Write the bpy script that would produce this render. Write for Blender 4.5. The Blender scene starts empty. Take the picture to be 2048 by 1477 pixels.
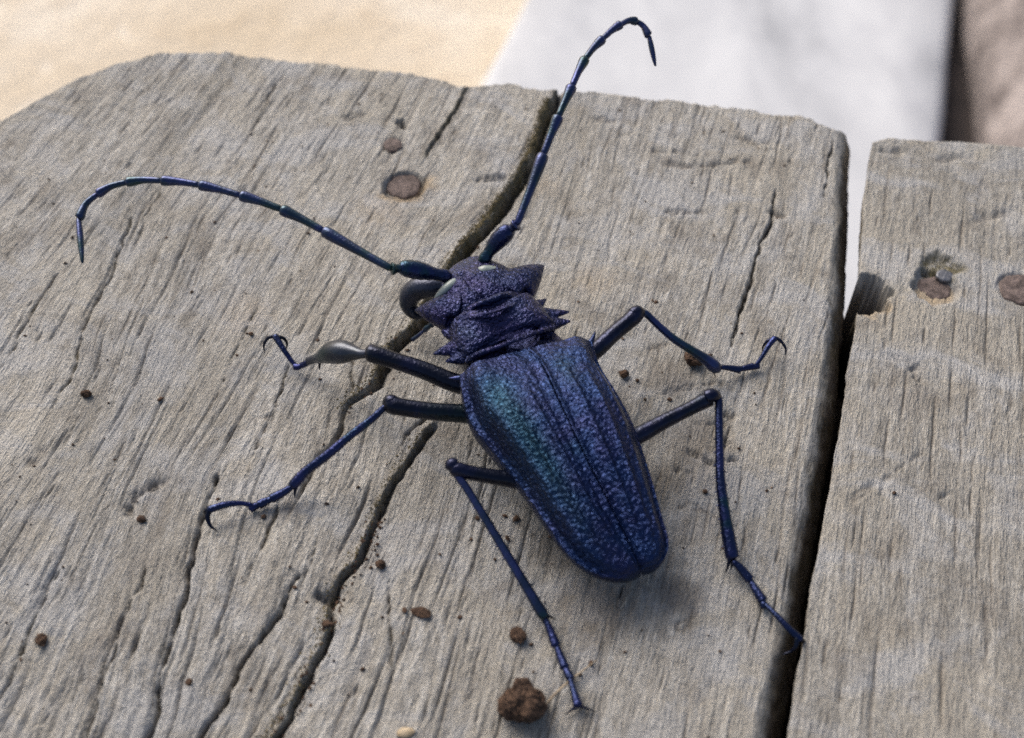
import bpy, bmesh, math, random
import numpy as np
from mathutils import Vector

# ------------------------------------------------------------------ camera, sky, sun, exposure
CM = 0.01                                   # geometry below is written in centimetres
sc = bpy.context.scene
COL = sc.collection
F_PX, CX, CY = 2200.0, 1024.0, 738.5        # focal length and centre in photograph pixels
PITCH, CAM_H = math.radians(51.0), 14.0     # the lens looks down at the bench from 14 cm
cam_d = bpy.data.cameras.new('camera')
cam = bpy.data.objects.new('camera', cam_d)
COL.objects.link(cam)
sc.camera = cam
cam.location = (0, 0, CAM_H * CM)
cam.rotation_euler = (math.pi / 2 - PITCH, 0, 0)
cam_d.sensor_width = 36.0
cam_d.lens = 36.0 * F_PX / 2048.0
cam_d.clip_start = 0.005
cam_d.clip_end = 500.0
cam_d.dof.use_dof = True
cam_d.dof.focus_distance = 0.174
cam_d.dof.aperture_fstop = 16.5

SUN_EL, SUN_AZ = math.radians(42.0), math.radians(-36.0)   # azimuth from +Y towards +X
world = bpy.data.worlds.new('World')
sc.world = world
world.use_nodes = True
wn = world.node_tree
bg = wn.nodes['Background']
sky = wn.nodes.new('ShaderNodeTexSky')
sky.sky_type = 'NISHITA'
sky.sun_disc = False
sky.sun_elevation = SUN_EL
sky.sun_rotation = SUN_AZ
sky.air_density = 1.0
sky.dust_density = 6.0
sky.ozone_density = 1.0
wn.links.new(sky.outputs[0], bg.inputs[0])
bg.inputs[1].default_value = 0.095
sun_d = bpy.data.lights.new('sun', 'SUN')
sun = bpy.data.objects.new('sun', sun_d)
COL.objects.link(sun)
sun_d.energy = 1.5
sun_d.angle = math.radians(42.0)
sun_d.color = (1.0, 0.975, 0.94)
sdir = Vector((math.sin(SUN_AZ) * math.cos(SUN_EL), math.cos(SUN_AZ) * math.cos(SUN_EL), math.sin(SUN_EL)))
sun.rotation_euler = sdir.to_track_quat('Z', 'Y').to_euler()
sun.location = (0, 0, 2)
vs = sc.view_settings
vs.view_transform = 'Standard'
vs.look = 'None'
vs.exposure = 0.72
vs.gamma = 1.0
vs.use_curve_mapping = False
sc.cycles.max_bounces = 4
sc.cycles.use_denoising = False            # a little sensor grain, and the wood keeps its fibre
sc.cycles.filter_width = 1.7

# ------------------------------------------------------------------ measuring helpers
cp, sp = math.cos(PITCH), math.sin(PITCH)
FW = np.array([0, cp, -sp]); UP = np.array([0, sp, cp]); RT = np.array([1.0, 0, 0])
CAM = np.array([0, 0, CAM_H])

def P(x, y, z=0.0):
    """photograph pixel + known height (cm) -> point in the place (cm)"""
    d = FW + RT * (x - CX) / F_PX + UP * (CY - y) / F_PX
    return CAM + d * ((z - CAM_H) / d[2])

AX = math.radians(16.5)                     # direction of the boards
VA = np.array([math.sin(AX), math.cos(AX)])
UA = np.array([math.cos(AX), -math.sin(AX)])

def UV(x, y, z=0.0):
    p = P(x, y, z)[:2]
    return np.array([p @ UA, p @ VA])

def pl(pts):
    return np.array([UV(*p) for p in pts])

# ------------------------------------------------------------------ noise
def _hash(ix, iy, seed):
    h = (ix.astype(np.int64) * 374761393 + iy.astype(np.int64) * 668265263 + seed * 1274126177) & 0xFFFFFFFF
    h = ((h ^ (h >> 13)) * 1103515245) & 0xFFFFFFFF
    h = ((h ^ (h >> 16)) * 2246822519) & 0xFFFFFFFF
    return ((h ^ (h >> 15)) & 0xFFFFFF) / float(0xFFFFFF)

def vnoise(x, y, seed=0):
    x = np.asarray(x, float); y = np.asarray(y, float)
    ix = np.floor(x); iy = np.floor(y)
    fx = x - ix; fy = y - iy
    fx = fx * fx * fx * (fx * (fx * 6 - 15) + 10); fy = fy * fy * fy * (fy * (fy * 6 - 15) + 10)
    a = _hash(ix, iy, seed); b = _hash(ix + 1, iy, seed); c = _hash(ix, iy + 1, seed); d = _hash(ix + 1, iy + 1, seed)
    return (a + (b - a) * fx) * (1 - fy) + (c + (d - c) * fx) * fy

def fbm(x, y, seed=0, octv=4):
    s = 0; a = 0.5
    for k in range(octv):
        s = s + a * (vnoise(x * 2 ** k, y * 2 ** k, seed + k * 17) - 0.5); a *= 0.55
    return s

def sstep(a, b, x):
    t = np.clip((x - a) / (b - a), 0, 1)
    return t * t * (3 - 2 * t)

# ------------------------------------------------------------------ object helpers
def setp(o, label=None, cat=None, group=None, kind=None):
    if label: o['label'] = label
    if cat: o['category'] = cat
    if group: o['group'] = group
    if kind: o['kind'] = kind
    return o

def empty(name, loc_cm):
    o = bpy.data.objects.new(name, None)
    COL.objects.link(o)
    o.location = Vector(loc_cm) * CM
    o.empty_display_size = 0.01
    return o

def mesh_obj(name, verts_cm, faces, mat, parent=None, smooth=True, attrs=None):
    """one mesh object; verts in place coordinates (cm); parented without moving"""
    me = bpy.data.meshes.new(name)
    v = np.asarray(verts_cm, float) * CM
    org = np.zeros(3)
    q = parent
    while q is not None:
        org = org + np.array(q.location); q = q.parent
    v = v - org
    if isinstance(faces, np.ndarray):
        n = len(faces); k = faces.shape[1]
        me.vertices.add(len(v)); me.vertices.foreach_set('co', v.ravel())
        me.loops.add(n * k); me.loops.foreach_set('vertex_index', faces.ravel().astype(np.int32))
        me.polygons.add(n)
        me.polygons.foreach_set('loop_start', np.arange(0, n * k, k, dtype=np.int32))
        me.update(calc_edges=True); me.validate()
    else:
        me.from_pydata(v.tolist(), [], faces); me.update()
    if attrs:
        for an, (typ, data) in attrs.items():
            a = me.attributes.new(an, typ, 'POINT')
            a.data.foreach_set('vector' if typ == 'FLOAT_VECTOR' else 'value', np.ascontiguousarray(data, np.float32).ravel())
    if smooth:
        me.polygons.foreach_set('use_smooth', np.ones(len(me.polygons), bool))
    me.materials.append(mat)
    o = bpy.data.objects.new(name, me)
    COL.objects.link(o)
    o.parent = parent
    return o

def grid_faces(nr, nc, wrap=False):
    r = np.arange(nr - 1)[:, None]; c = np.arange(nc if wrap else nc - 1)[None, :]
    c2 = (c + 1) % nc
    return np.stack([r * nc + c, r * nc + c2, (r + 1) * nc + c2, (r + 1) * nc + c], -1).reshape(-1, 4)

def catmull(pts, n):
    p = np.asarray(pts, float)
    if len(p) == 2:
        t = np.linspace(0, 1, n)[:, None]
        return p[0] * (1 - t) + p[1] * t
    q = np.vstack([2 * p[0] - p[1], p, 2 * p[-1] - p[-2]])
    L = np.concatenate([[0], np.cumsum(np.linalg.norm(np.diff(p[:, :3], axis=0), axis=1))])
    s = np.linspace(0, L[-1], n)
    i = np.clip(np.searchsorted(L, s, side='right') - 1, 0, len(p) - 2)
    t = ((s - L[i]) / np.maximum(L[i + 1] - L[i], 1e-9))[:, None]
    a, b, c, d = q[i], q[i + 1], q[i + 2], q[i + 3]
    return 0.5 * (2 * b + (c - a) * t + (2 * a - 5 * b + 4 * c - d) * t ** 2 + (3 * b - a - 3 * c + d) * t ** 3)

def tube(ctrl, n=24, ring=14, flat=1.0, bump=0.0, seed=0):
    """ctrl rows: x, y, z, radius (cm). flat <1 thins the tube vertically. returns verts, faces"""
    c = catmull(ctrl, n)
    p, r = c[:, :3], np.maximum(c[:, 3], 0.002)
    T = np.gradient(p, axis=0); T /= np.linalg.norm(T, axis=1)[:, None]
    upv = np.array([0, 0, 1.0])
    V = []
    th = np.linspace(0, 2 * math.pi, ring, endpoint=False)
    for i in range(n):
        s = np.cross(T[i], upv)
        if np.linalg.norm(s) < 1e-3: s = np.cross(T[i], [0, 1.0, 0])
        s /= np.linalg.norm(s); w = np.cross(s, T[i])
        rr = r[i] * (1 + bump * (np.array([math.sin(k * 2.1 + i * 1.7 + seed) for k in range(ring)])))
        V.append(p[i] + (np.cos(th) * rr)[:, None] * s + (np.sin(th) * rr * flat)[:, None] * w)
    V = np.vstack(V)
    Fc = [list(map(int, f)) for f in grid_faces(n, ring, True)]
    V = np.vstack([V, p[0] - T[0] * r[0] * 0.4, p[-1] + T[-1] * r[-1] * 0.4])
    a, b = n * ring, n * ring + 1
    for k in range(ring):
        Fc.append([a, (k + 1) % ring, k]); Fc.append([b, (n - 1) * ring + k, (n - 1) * ring + (k + 1) % ring])
    return V, Fc

def px_ctrl(rows):
    """rows: px, py, z, radius"""
    return np.array([list(P(a, b, c)) + [d] for a, b, c, d in rows])

# ------------------------------------------------------------------ materials
def new_mat(name):
    m = bpy.data.materials.new(name)
    m.use_nodes = True
    nt = m.node_tree
    return m, nt, nt.nodes['Principled BSDF']

class N:
    def __init__(s, nt): s.nt = nt
    def __call__(s, typ, ins=None, **kw):
        n = s.nt.nodes.new(typ)
        for k, v in kw.items(): setattr(n, k, v)
        for k, v in (ins or {}).items():
            if isinstance(v, bpy.types.NodeSocket): s.nt.links.new(v, n.inputs[k])
            else: n.inputs[k].default_value = v
        return n
    def math(s, op, a, b=0.0, clamp=False):
        n = s('ShaderNodeMath', {0: a, 1: b}, operation=op); n.use_clamp = clamp
        return n.outputs[0]
    def mix(s, f, a, b, bt='MIX'):
        n = s.nt.nodes.new('ShaderNodeMix'); n.data_type = 'RGBA'; n.blend_type = bt
        for i, v in ((0, f), (6, a), (7, b)):
            if isinstance(v, bpy.types.NodeSocket): s.nt.links.new(v, n.inputs[i])
            else: n.inputs[i].default_value = (*v, 1) if i and len(v) == 3 else v
        return n.outputs[2]
    def ramp(s, f, stops):
        n = s('ShaderNodeValToRGB', {0: f})
        e = n.color_ramp.elements
        while len(e) < len(stops): e.new(0.5)
        for q, (p, c) in zip(e, stops):
            q.position = p; q.color = (*c, 1) if len(c) == 3 else (c[0],) * 3 + (1,)
        return n.outputs[0]
    def vscale(s, v, sx, sy, sz):
        return s('ShaderNodeVectorMath', {0: v, 1: (sx, sy, sz)}, operation='MULTIPLY').outputs[0]
    def noise(s, v, scale, detail=4, rough=0.55, dist=0.0):
        return s('ShaderNodeTexNoise', {'Vector': v, 'Scale': scale, 'Detail': detail, 'Roughness': rough, 'Distortion': dist}).outputs[0]

def wood_material(name, lo, mid, hi, fine=1.0, seed=0.0, gy=15.0):
    m, nt, b = new_mat(name)
    n = N(nt)
    ga = n('ShaderNodeAttribute', attribute_name='grain').outputs['Vector']      # x across grain, y along grain, z depth (cm)
    ga = n('ShaderNodeVectorMath', {0: ga, 1: (seed, seed * 2, 0)}, operation='ADD').outputs[0]
    moss = n('ShaderNodeAttribute', attribute_name='moss').outputs['Fac']
    soil = n('ShaderNodeAttribute', attribute_name='soil').outputs['Fac']
    pale = n('ShaderNodeAttribute', attribute_name='pale').outputs['Fac']
    streak = n.noise(n.vscale(ga, 4.0, 0.45, 4.0), 1.0, 6, 0.6, 0.3)
    fines = n.noise(n.vscale(ga, 12.0 * fine, 1.5, 9.0), 1.0, 5, 0.70, 0.08)
    fibre = n.noise(n.vscale(ga, 27.0 * fine, 4.6, 22.0), 1.0, 3, 0.68, 0.0)
    patch = n.noise(n.vscale(ga, 0.5, 0.32, 0.5), 1.0, 4, 0.6, 0.6)
    grit = n.noise(n.vscale(ga, 24.0, gy, 20.0), 1.0, 3, 0.72)
    k = n.math('MULTIPLY', streak, 0.22)
    k = n.math('ADD', k, n.math('MULTIPLY', fines, 0.30))
    k = n.math('ADD', k, n.math('MULTIPLY', fibre, 0.28))
    k = n.math('ADD', k, n.math('MULTIPLY', grit, 0.20))
    col = n.ramp(k, [(0.38, lo), (0.5, mid), (0.61, hi)])
    col = n.mix(n.ramp(patch, [(0.38, (0.55,)), (0.54, (0.0,))]), col, (0.39, 0.36, 0.305))          # warm bleached wood
    cool = n.noise(n.vscale(ga, 0.42, 0.5, 0.5), 1.7, 5, 0.62, 0.8)
    col = n.mix(n.ramp(cool, [(0.48, (0.0,)), (0.62, (0.62,))]), col, (0.405, 0.41, 0.42))          # silver weathering
    dk = n.noise(n.vscale(ga, 0.9, 0.7, 0.9), 1.3, 6, 0.68, 0.5)
    col = n.mix(n.ramp(dk, [(0.52, (0.0,)), (0.68, (0.60,))]), col, (0.155, 0.135, 0.113))           # grimy blotches
    col = n.mix(n.math('MULTIPLY', n.ramp(grit, [(0.56, (0.0,)), (0.74, (1.0,))]), 0.35), col, (0.10, 0.08, 0.06))
    col = n.mix(n.math('MULTIPLY', n.ramp(grit, [(0.30, (1.0,)), (0.42, (0.0,))]), 0.30), col, (0.52, 0.48, 0.42))
    col = n.mix(pale, col, (0.44, 0.34, 0.22))
    brk = n.noise(ga, 7.0, 5, 0.7)
    col = n.mix(n.math('MULTIPLY', soil, n.ramp(brk, [(0.3, (0.75,)), (0.62, (1.0,))])), col, (0.062, 0.043, 0.029))
    col = n.mix(n.math('MULTIPLY', moss, n.ramp(brk, [(0.36, (0.25,)), (0.56, (1.0,))])), col, (0.10, 0.082, 0.030))
    nt.links.new(col, b.inputs['Base Color'])
    b.inputs['Roughness'].default_value = 0.62
    b.inputs['Specular IOR Level'].default_value = 0.35
    h = n.math('ADD', n.math('MULTIPLY', fines, 0.7), n.math('MULTIPLY', fibre, 0.6))
    h = n.math('ADD', h, n.math('MULTIPLY', grit, 0.4))
    bmp = n('ShaderNodeBump', {'Strength': 1.0, 'Distance': 0.0013, 'Height': h})
    nt.links.new(bmp.outputs[0], b.inputs['Normal'])
    return m

M = {}
M['wood_a'] = wood_material('weathered_wood', (0.120, 0.112, 0.100), (0.335, 0.318, 0.288), (0.60, 0.585, 0.55))
M['wood_b'] = wood_material('sawn_wood', (0.135, 0.125, 0.110), (0.285, 0.268, 0.238), (0.47, 0.452, 0.415), 0.9, 31.0, 7.0)

def chitin(name, blue, violet, green, rough, wr_scale, wr_dist, metal=0.85, gscale=0.7, green_lo=0.56, coat=0.25):
    m, nt, b = new_mat(name)
    n = N(nt)
    co = n('ShaderNodeTexCoord').outputs['Object']
    big = n.noise(co, 100 * gscale, 3, 0.5)
    mot = n.noise(co, 100 * 2.3, 4, 0.6)
    col = n.mix(n.ramp(mot, [(0.42, (0.0,)), (0.62, (1.0,))]), blue, violet)
    col = n.mix(n.ramp(big, [(green_lo, (0.0,)), (green_lo + 0.14, (0.9,))]), col, green)
    gz = n('ShaderNodeAttribute', attribute_name='sheen').outputs['Fac']
    col = n.mix(gz, col, green)
    nt.links.new(col, b.inputs['Base Color'])
    b.inputs['Metallic'].default_value = metal
    b.inputs['Roughness'].default_value = rough
    b.inputs['Specular IOR Level'].default_value = 0.6
    b.inputs['Coat Weight'].default_value = coat
    b.inputs['Coat Roughness'].default_value = 0.22
    if wr_dist > 0:
        wv = n.noise(co, 100 * wr_scale, 2, 0.5, 1.2)
        vo = n('ShaderNodeTexVoronoi', {'Vector': co, 'Scale': 100 * wr_scale * 0.9}, feature='SMOOTH_F1').outputs['Distance']
        h = n.math('ADD', n.math('MULTIPLY', wv, 0.9), n.math('MULTIPLY', vo, -0.7))
        bmp = n('ShaderNodeBump', {'Strength': 1.0, 'Distance': wr_dist, 'Height': h})
        nt.links.new(bmp.outputs[0], b.inputs['Normal'])
        nt.links.new(bmp.outputs[0], b.inputs['Coat Normal'])
    return m

M['elytron'] = chitin('elytron_cuticle', (0.0062, 0.021, 0.078), (0.010, 0.017, 0.068), (0.0042, 0.041, 0.058), 0.22, 18.5, 0.00036, 0.88, 0.5, 0.64, 0.12)
M['body'] = chitin('body_cuticle', (0.011, 0.018, 0.066), (0.020, 0.020, 0.076), (0.007, 0.028, 0.048), 0.22, 20.0, 0.00040, 0.85, 0.8, 0.62, 0.18)
M['leg'] = chitin('leg_cuticle', (0.009, 0.018, 0.060), (0.018, 0.024, 0.095), (0.004, 0.036, 0.042), 0.17, 26.0, 0.00009, 0.85, 1.6, 0.56, 0.15)
M['femur'] = chitin('femur_cuticle', (0.0025, 0.005, 0.016), (0.006, 0.009, 0.034), (0.002, 0.010, 0.013), 0.19, 24.0, 0.00007, 0.7, 1.2, 0.55, 0.10)
M['antenna'] = chitin('antenna_cuticle', (0.010, 0.022, 0.055), (0.020, 0.030, 0.11), (0.006, 0.035, 0.035), 0.24, 30.0, 0.00004, 0.7, 1.5, 0.50)
M['belly'] = chitin('belly_cuticle', (0.008, 0.009, 0.016), (0.01, 0.01, 0.02), (0.006, 0.012, 0.014), 0.3, 20.0, 0.00006, 0.4)
M['tibia_pale'] = chitin('swollen_tibia_cuticle', (0.024, 0.030, 0.042), (0.034, 0.041, 0.066), (0.012, 0.036, 0.036), 0.26, 40.0, 0.00003, 0.6, 1.5)
M['mandible'] = chitin('mandible_cuticle', (0.016, 0.022, 0.042), (0.024, 0.028, 0.062), (0.010, 0.028, 0.034), 0.32, 30.0, 0.00005, 0.6, 1.2)

def plain(name, c1, c2, scale, rough=0.8, bump=0.0, metal=0.0, detail=6, lo=0.35, hi=0.65):
    m, nt, b = new_mat(name)
    n = N(nt)
    co = n('ShaderNodeTexCoord').outputs['Object']
    f = n.noise(co, scale, detail, 0.65)
    nt.links.new(n.ramp(f, [(lo, c1), (hi, c2)]), b.inputs['Base Color'])
    b.inputs['Roughness'].default_value = rough
    b.inputs['Metallic'].default_value = metal
    if bump:
        f2 = n.noise(co, scale * 2.2, 5, 0.7)
        nt.links.new(n('ShaderNodeBump', {'Strength': 1.0, 'Distance': bump, 'Height': f2}).outputs[0], b.inputs['Normal'])
    return m

M['soil'] = plain('soil', (0.035, 0.018, 0.010), (0.105, 0.060, 0.036), 900, 0.95, 0.0003)
M['rust'] = plain('rust', (0.050, 0.036, 0.032), (0.19, 0.145, 0.13), 700, 0.8, 0.0003, 0.2)
M['steel'] = plain('dull_steel', (0.10, 0.10, 0.105), (0.22, 0.22, 0.235), 700, 0.45, 0.0001, 0.6)
M['eye'] = plain('eye', (0.20, 0.235, 0.22), (0.29, 0.33, 0.31), 300, 0.35)
M['straw'] = plain('straw', (0.20, 0.15, 0.10), (0.36, 0.29, 0.20), 400, 0.7)
M['seed'] = plain('seed', (0.30, 0.23, 0.14), (0.46, 0.37, 0.25), 900, 0.6, 0.0001)
M['moss'] = plain('moss', (0.055, 0.046, 0.018), (0.19, 0.150, 0.075), 900, 0.95)
M['beam'] = plain('beam_wood', (0.05, 0.038, 0.028), (0.11, 0.085, 0.065), 60, 0.9, 0.001)
M['fibre'] = plain('wood_fibre', (0.48, 0.42, 0.33), (0.62, 0.57, 0.48), 300, 0.7)

# ------------------------------------------------------------------ the ground and the pale paving strip beyond
Z_GROUND, Z_PAVE = -42.0, -34.0

def ground_material():
    m, nt, b = new_mat('sandy_ground')
    n = N(nt)
    co = n('ShaderNodeTexCoord').outputs['Object']
    a = n.noise(co, 5.5, 6, 0.6); c = n.noise(co, 30, 6, 0.7)
    col = n.ramp(a, [(0.32, (0.53, 0.44, 0.32)), (0.52, (0.61, 0.53, 0.42)), (0.70, (0.69, 0.63, 0.54))])
    col = n.mix(n.ramp(c, [(0.55, (0.0,)), (0.72, (0.45,))]), col, (0.36, 0.25, 0.14))
    col = n.mix(n.ramp(c, [(0.28, (0.7,)), (0.40, (0.0,))]), col, (0.86, 0.80, 0.70))
    nt.links.new(col, b.inputs['Base Color'])
    b.inputs['Roughness'].default_value = 0.95
    nt.links.new(n('ShaderNodeBump', {'Strength': 0.6, 'Distance': 0.01, 'Height': c}).outputs[0], b.inputs['Normal'])
    return m

def pave_material():
    m, nt, b = new_mat('pale_cement')
    n = N(nt)
    co = n('ShaderNodeTexCoord').outputs['Object']
    st = n.noise(n.vscale(co, 14, 5, 8), 1.0, 6, 0.62, 0.5)
    bl = n.noise(co, 22, 5, 0.6)
    col = n.ramp(st, [(0.30, (0.36, 0.37, 0.39)), (0.48, (0.50, 0.51, 0.53)), (0.68, (0.585, 0.595, 0.61))])
    col = n.mix(n.ramp(bl, [(0.60, (0.0,)), (0.76, (0.6,))]), col, (0.42, 0.43, 0.46))
    nt.links.new(col, b.inputs['Base Color'])
    b.inputs['Roughness'].default_value = 0.85
    nt.links.new(n('ShaderNodeBump', {'Strength': 0.5, 'Distance': 0.002, 'Height': bl}).outputs[0], b.inputs['Normal'])
    return m

R = 20000.0
gs = mesh_obj('ground', [(-R, -R, Z_GROUND), (R, -R, Z_GROUND), (R, R, Z_GROUND), (-R, R, Z_GROUND)], [[0, 1, 2, 3]], ground_material(), smooth=False)
setp(gs, 'bright sandy tan ground beyond the bench', 'ground', kind='structure')

def to_xy(u, v):
    return np.asarray(u)[..., None] * UA + np.asarray(v)[..., None] * VA

def pave():
    uL = (UV(1050, 0, Z_PAVE)[0] + UV(965, 160, Z_PAVE)[0]) / 2
    uR = (UV(1895, 0, Z_PAVE)[0] + UV(1897, 260, Z_PAVE)[0]) / 2
    prof = [(-0.35, Z_GROUND - 2), (-0.3, Z_PAVE - 1.2), (0.1, Z_PAVE - 0.35), (0.7, Z_PAVE), (None, Z_PAVE)]
    us = [uL - .35, uL - .3, uL + .1, uL + .7] + list(np.linspace(uL + 4, uR - 4, 10)) + [uR - .7, uR - .1, uR + .3, uR + .35]
    zs = [Z_GROUND - 2, Z_PAVE - 1.2, Z_PAVE - .35, Z_PAVE] + [Z_PAVE] * 10 + [Z_PAVE, Z_PAVE - .35, Z_PAVE - 1.2, Z_GROUND - 2]
    vv = np.linspace(-150, 420, 160)
    V = []
    for v in vv:
        u = np.array(us) + 0.35 * (vnoise(np.array([v * .2]), np.array([3.0]), 5)[0] - .5)
        xy = to_xy(u, np.full(len(us), v))
        z = np.array(zs) + 0.06 * fbm(u * .3, np.full(len(us), v * .3), 3)
        V.append(np.column_stack([xy, z]))
    return np.vstack(V), grid_faces(len(vv), len(us))
v_, f_ = pave()
setp(mesh_obj('pavement', v_, f_[:, ::-1], pave_material()), 'pale grey cement paving strip on the sandy ground', 'pavement', kind='structure')

# a weathered log lying beside the paving strip
def log_thing():
    a = P(2030, -260, Z_GROUND + 6.5); b = P(2125, 300, Z_GROUND + 6.5)
    d = (b - a) / np.linalg.norm(b - a)
    a = a - d * 40; b = b + d * 18
    root = empty('fallen_log', (a[0], a[1], Z_GROUND))
    n, ring = 90, 48
    t = np.linspace(0, 1, n)
    th = np.linspace(0, 2 * math.pi, ring, endpoint=False)
    s = np.array([d[1], -d[0], 0.0]); s /= np.linalg.norm(s)
    V = []; G = []
    Lg = np.linalg.norm(b - a)
    for i, ti in enumerate(t):
        c = a + (b - a) * ti + s * 0.8 * math.sin(ti * 7)
        r = 6.6 + 0.7 * math.sin(ti * 5) + 1.1 * fbm(np.cos(th) * 1.5 + 9, np.sin(th) * 1.5 + ti * 5, 8) \
            + 0.7 * fbm(th * 7 * 0 + np.cos(th) * 7, np.sin(th) * 7 + ti * 3, 4)
        V.append(c + (np.cos(th) * r)[:, None] * s + (np.sin(th) * r)[:, None] * np.array([0, 0, 1.0]))
        G.append(np.column_stack([th * 6, np.full(ring, ti * Lg), np.zeros(ring)]))
    V = np.vstack(V)
    Fc = [list(map(int, f)) for f in grid_faces(n, ring, True)]
    Fc.append(list(range(ring))[::-1]); Fc.append([(n - 1) * ring + k for k in range(ring)])
    m = plain('log_bark', (0.10, 0.082, 0.078), (0.36, 0.315, 0.30), 22, 0.9, 0.004)
    o = mesh_obj('bark', V, Fc, m, root)
    setp(root, 'greyish brown weathered log lying beside the pale paving strip', 'log')
log_thing()

# ------------------------------------------------------------------ the bench: two weathered planks on a beam
bench = empty('plank_bench', (0.0, 10.0, -4.0))
setp(bench, 'weathered grey plank bench top with cracks, nails and a gap between boards', 'bench')
THICK = 3.6

# cracks read off the photograph: points, half width (cm), depth (cm), kind
CR = [
 ('B', [(1114, 183), (1088, 255), (1048, 350), (1003, 412), (958, 470), (905, 528), (868, 600), (842, 645), (790, 690), (748, 762), (703, 805), (690, 832)], .085, .32, 'wide'),
 ('B', [(704, 800), (678, 862), (640, 912), (600, 985), (575, 1040)], .06, .12, 'thin'),
 ('C', [(868, 854), (824, 904), (790, 955), (756, 1021), (717, 1119), (686, 1154), (666, 1192), (658, 1244), (639, 1302), (600, 1385), (548, 1466), (490, 1560)], .042, .20, 'wide'),
 ('D', [(598, 1154), (527, 1263), (484, 1322), (465, 1369), (422, 1427), (360, 1560)], 0.043, 0.156, 'thin'),
 ('E', [(430, 951), (398, 1064), (383, 1130), (363, 1205), (355, 1252), (340, 1298), (320, 1349), (309, 1420), (270, 1560)], 0.037, 0.144, 'thin'),
 ('F', [(289, 1134), (254, 1224), (230, 1302), (203, 1365), (184, 1420), (140, 1560)], 0.019, 0.080, 'thin'),
 ('G', [(111, 1142), (82, 1212), (35, 1310), (-60, 1500)], 0.019, 0.080, 'thin'),
 ('H', [(273, 417), (239, 489), (219, 554), (185, 619), (167, 660), (150, 725), (120, 793), (82, 861)], 0.028, 0.065, 'thin'),
 ('I', [(113, 550), (62, 622), (20, 700), (-20, 770)], 0.022, 0.060, 'thin'),
 ('A', [(932, 176), (908, 222), (882, 258), (856, 300), (838, 342)], .035, .14, 'wide'),
 ('J', [(703, 800), (700, 741), (707, 690), (730, 640)], 0.030, 0.060, 'thin'),
 ('K', [(900, 800), (868, 826), (812, 870), (797, 897), (764, 940)], 0.030, 0.080, 'thin'),
 ('L', [(1550, 368), (1542, 430), (1522, 500), (1500, 580), (1476, 655), (1455, 720)], .035, .18, 'thin'),
 ('M', [(782, 1134), (784, 1232), (780, 1400)], .022, .08, 'thin'),
 ('N', [(1665, 270), (1661, 330), (1648, 410)], .03, .16, 'thin'),
 ('O', [(575, 960), (548, 1040), (505, 1130), (480, 1200)], 0.024, 0.060, 'thin'),
 ('Q', [(640, 1060), (622, 1120), (590, 1180)], 0.018, 0.060, 'thin'),
 ('R', [(520, 600), (480, 690), (430, 800), (400, 870)], 0.018, 0.040, 'thin'),
 ('S', [(590, 700), (560, 790), (520, 880), (480, 990)], 0.018, 0.045, 'thin'),
 ('T', [(560, 150), (530, 210), (500, 290)], 0.030, 0.045, 'thin'),
 ('V', [(350, 330), (300, 420), (255, 500)], 0.024, 0.040, 'thin'),
]
# gouges across the surface: points, half width, depth
GOUGE = [
 ([(1296, 302), (1340, 303), (1392, 309)], .055, .10), ([(1345, 330), (1400, 333), (1450, 326), (1500, 322)], .06, .08),
 ([(1340, 423), (1400, 425)], .045, .07), ([(1480, 282), (1530, 285)], .09, .07), ([(1200, 238), (1240, 240)], .06, .06),
 ([(1545, 420), (1562, 428)], .10, .14), ([(958, 360), (1010, 352)], .05, .10), ([(1408, 850), (1440, 842), (1460, 858), (1455, 888)], .06, .26), ([(1440, 815), (1465, 840)], .05, .16),
 ([(1385, 905), (1430, 930), (1470, 920)], .04, .14), ([(1350, 940), (1400, 945), (1440, 925)], .03, .10),
 ([(270, 1000), (300, 975), (325, 965)], .08, .13), ([(265, 1010), (262, 1035)], .07, .12), ([(690, 235), (720, 228)], .06, .07),
 ([(1320, 790), (1390, 770), (1440, 765)], .03, .05), ([(1180, 1195), (1250, 1215)], .10, .04), ([(1360, 1255), (1395, 1225)], .06, .07),
 ([(480, 840), (540, 835)], .04, .04), ([(1300, 1020), (1380, 1010), (1450, 1040)], .03, .03), ([(800, 244), (804, 250)], .05, .30),
 ([(1290, 700), (1340, 690)], .05, .04), ([(60, 920), (85, 900)], .10, .09), ([(655, 1188), (668, 1195)], .13, .35),
]

def dist_poly(u, v, poly):
    """distance, signed side (+ = right of travel down the picture) and arc position"""
    best = np.full(u.shape, 1e9); side = np.zeros(u.shape); arc = np.zeros(u.shape)
    L = 0.0
    for a, b in zip(poly[:-1], poly[1:]):
        d = b - a; l2 = d @ d; l = math.sqrt(l2)
        pu, pv = u - a[0], v - a[1]
        t = np.clip((pu * d[0] + pv * d[1]) / l2, 0, 1)
        du, dv = pu - t * d[0], pv - t * d[1]
        ds = np.hypot(du, dv)
        s = (d[0] * pv - d[1] * pu)
        k = ds < best
        best = np.where(k, ds, best); side = np.where(k, np.sign(s), side); arc = np.where(k, L + t * l, arc)
        L += l
    return best, side, arc, L

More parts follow.
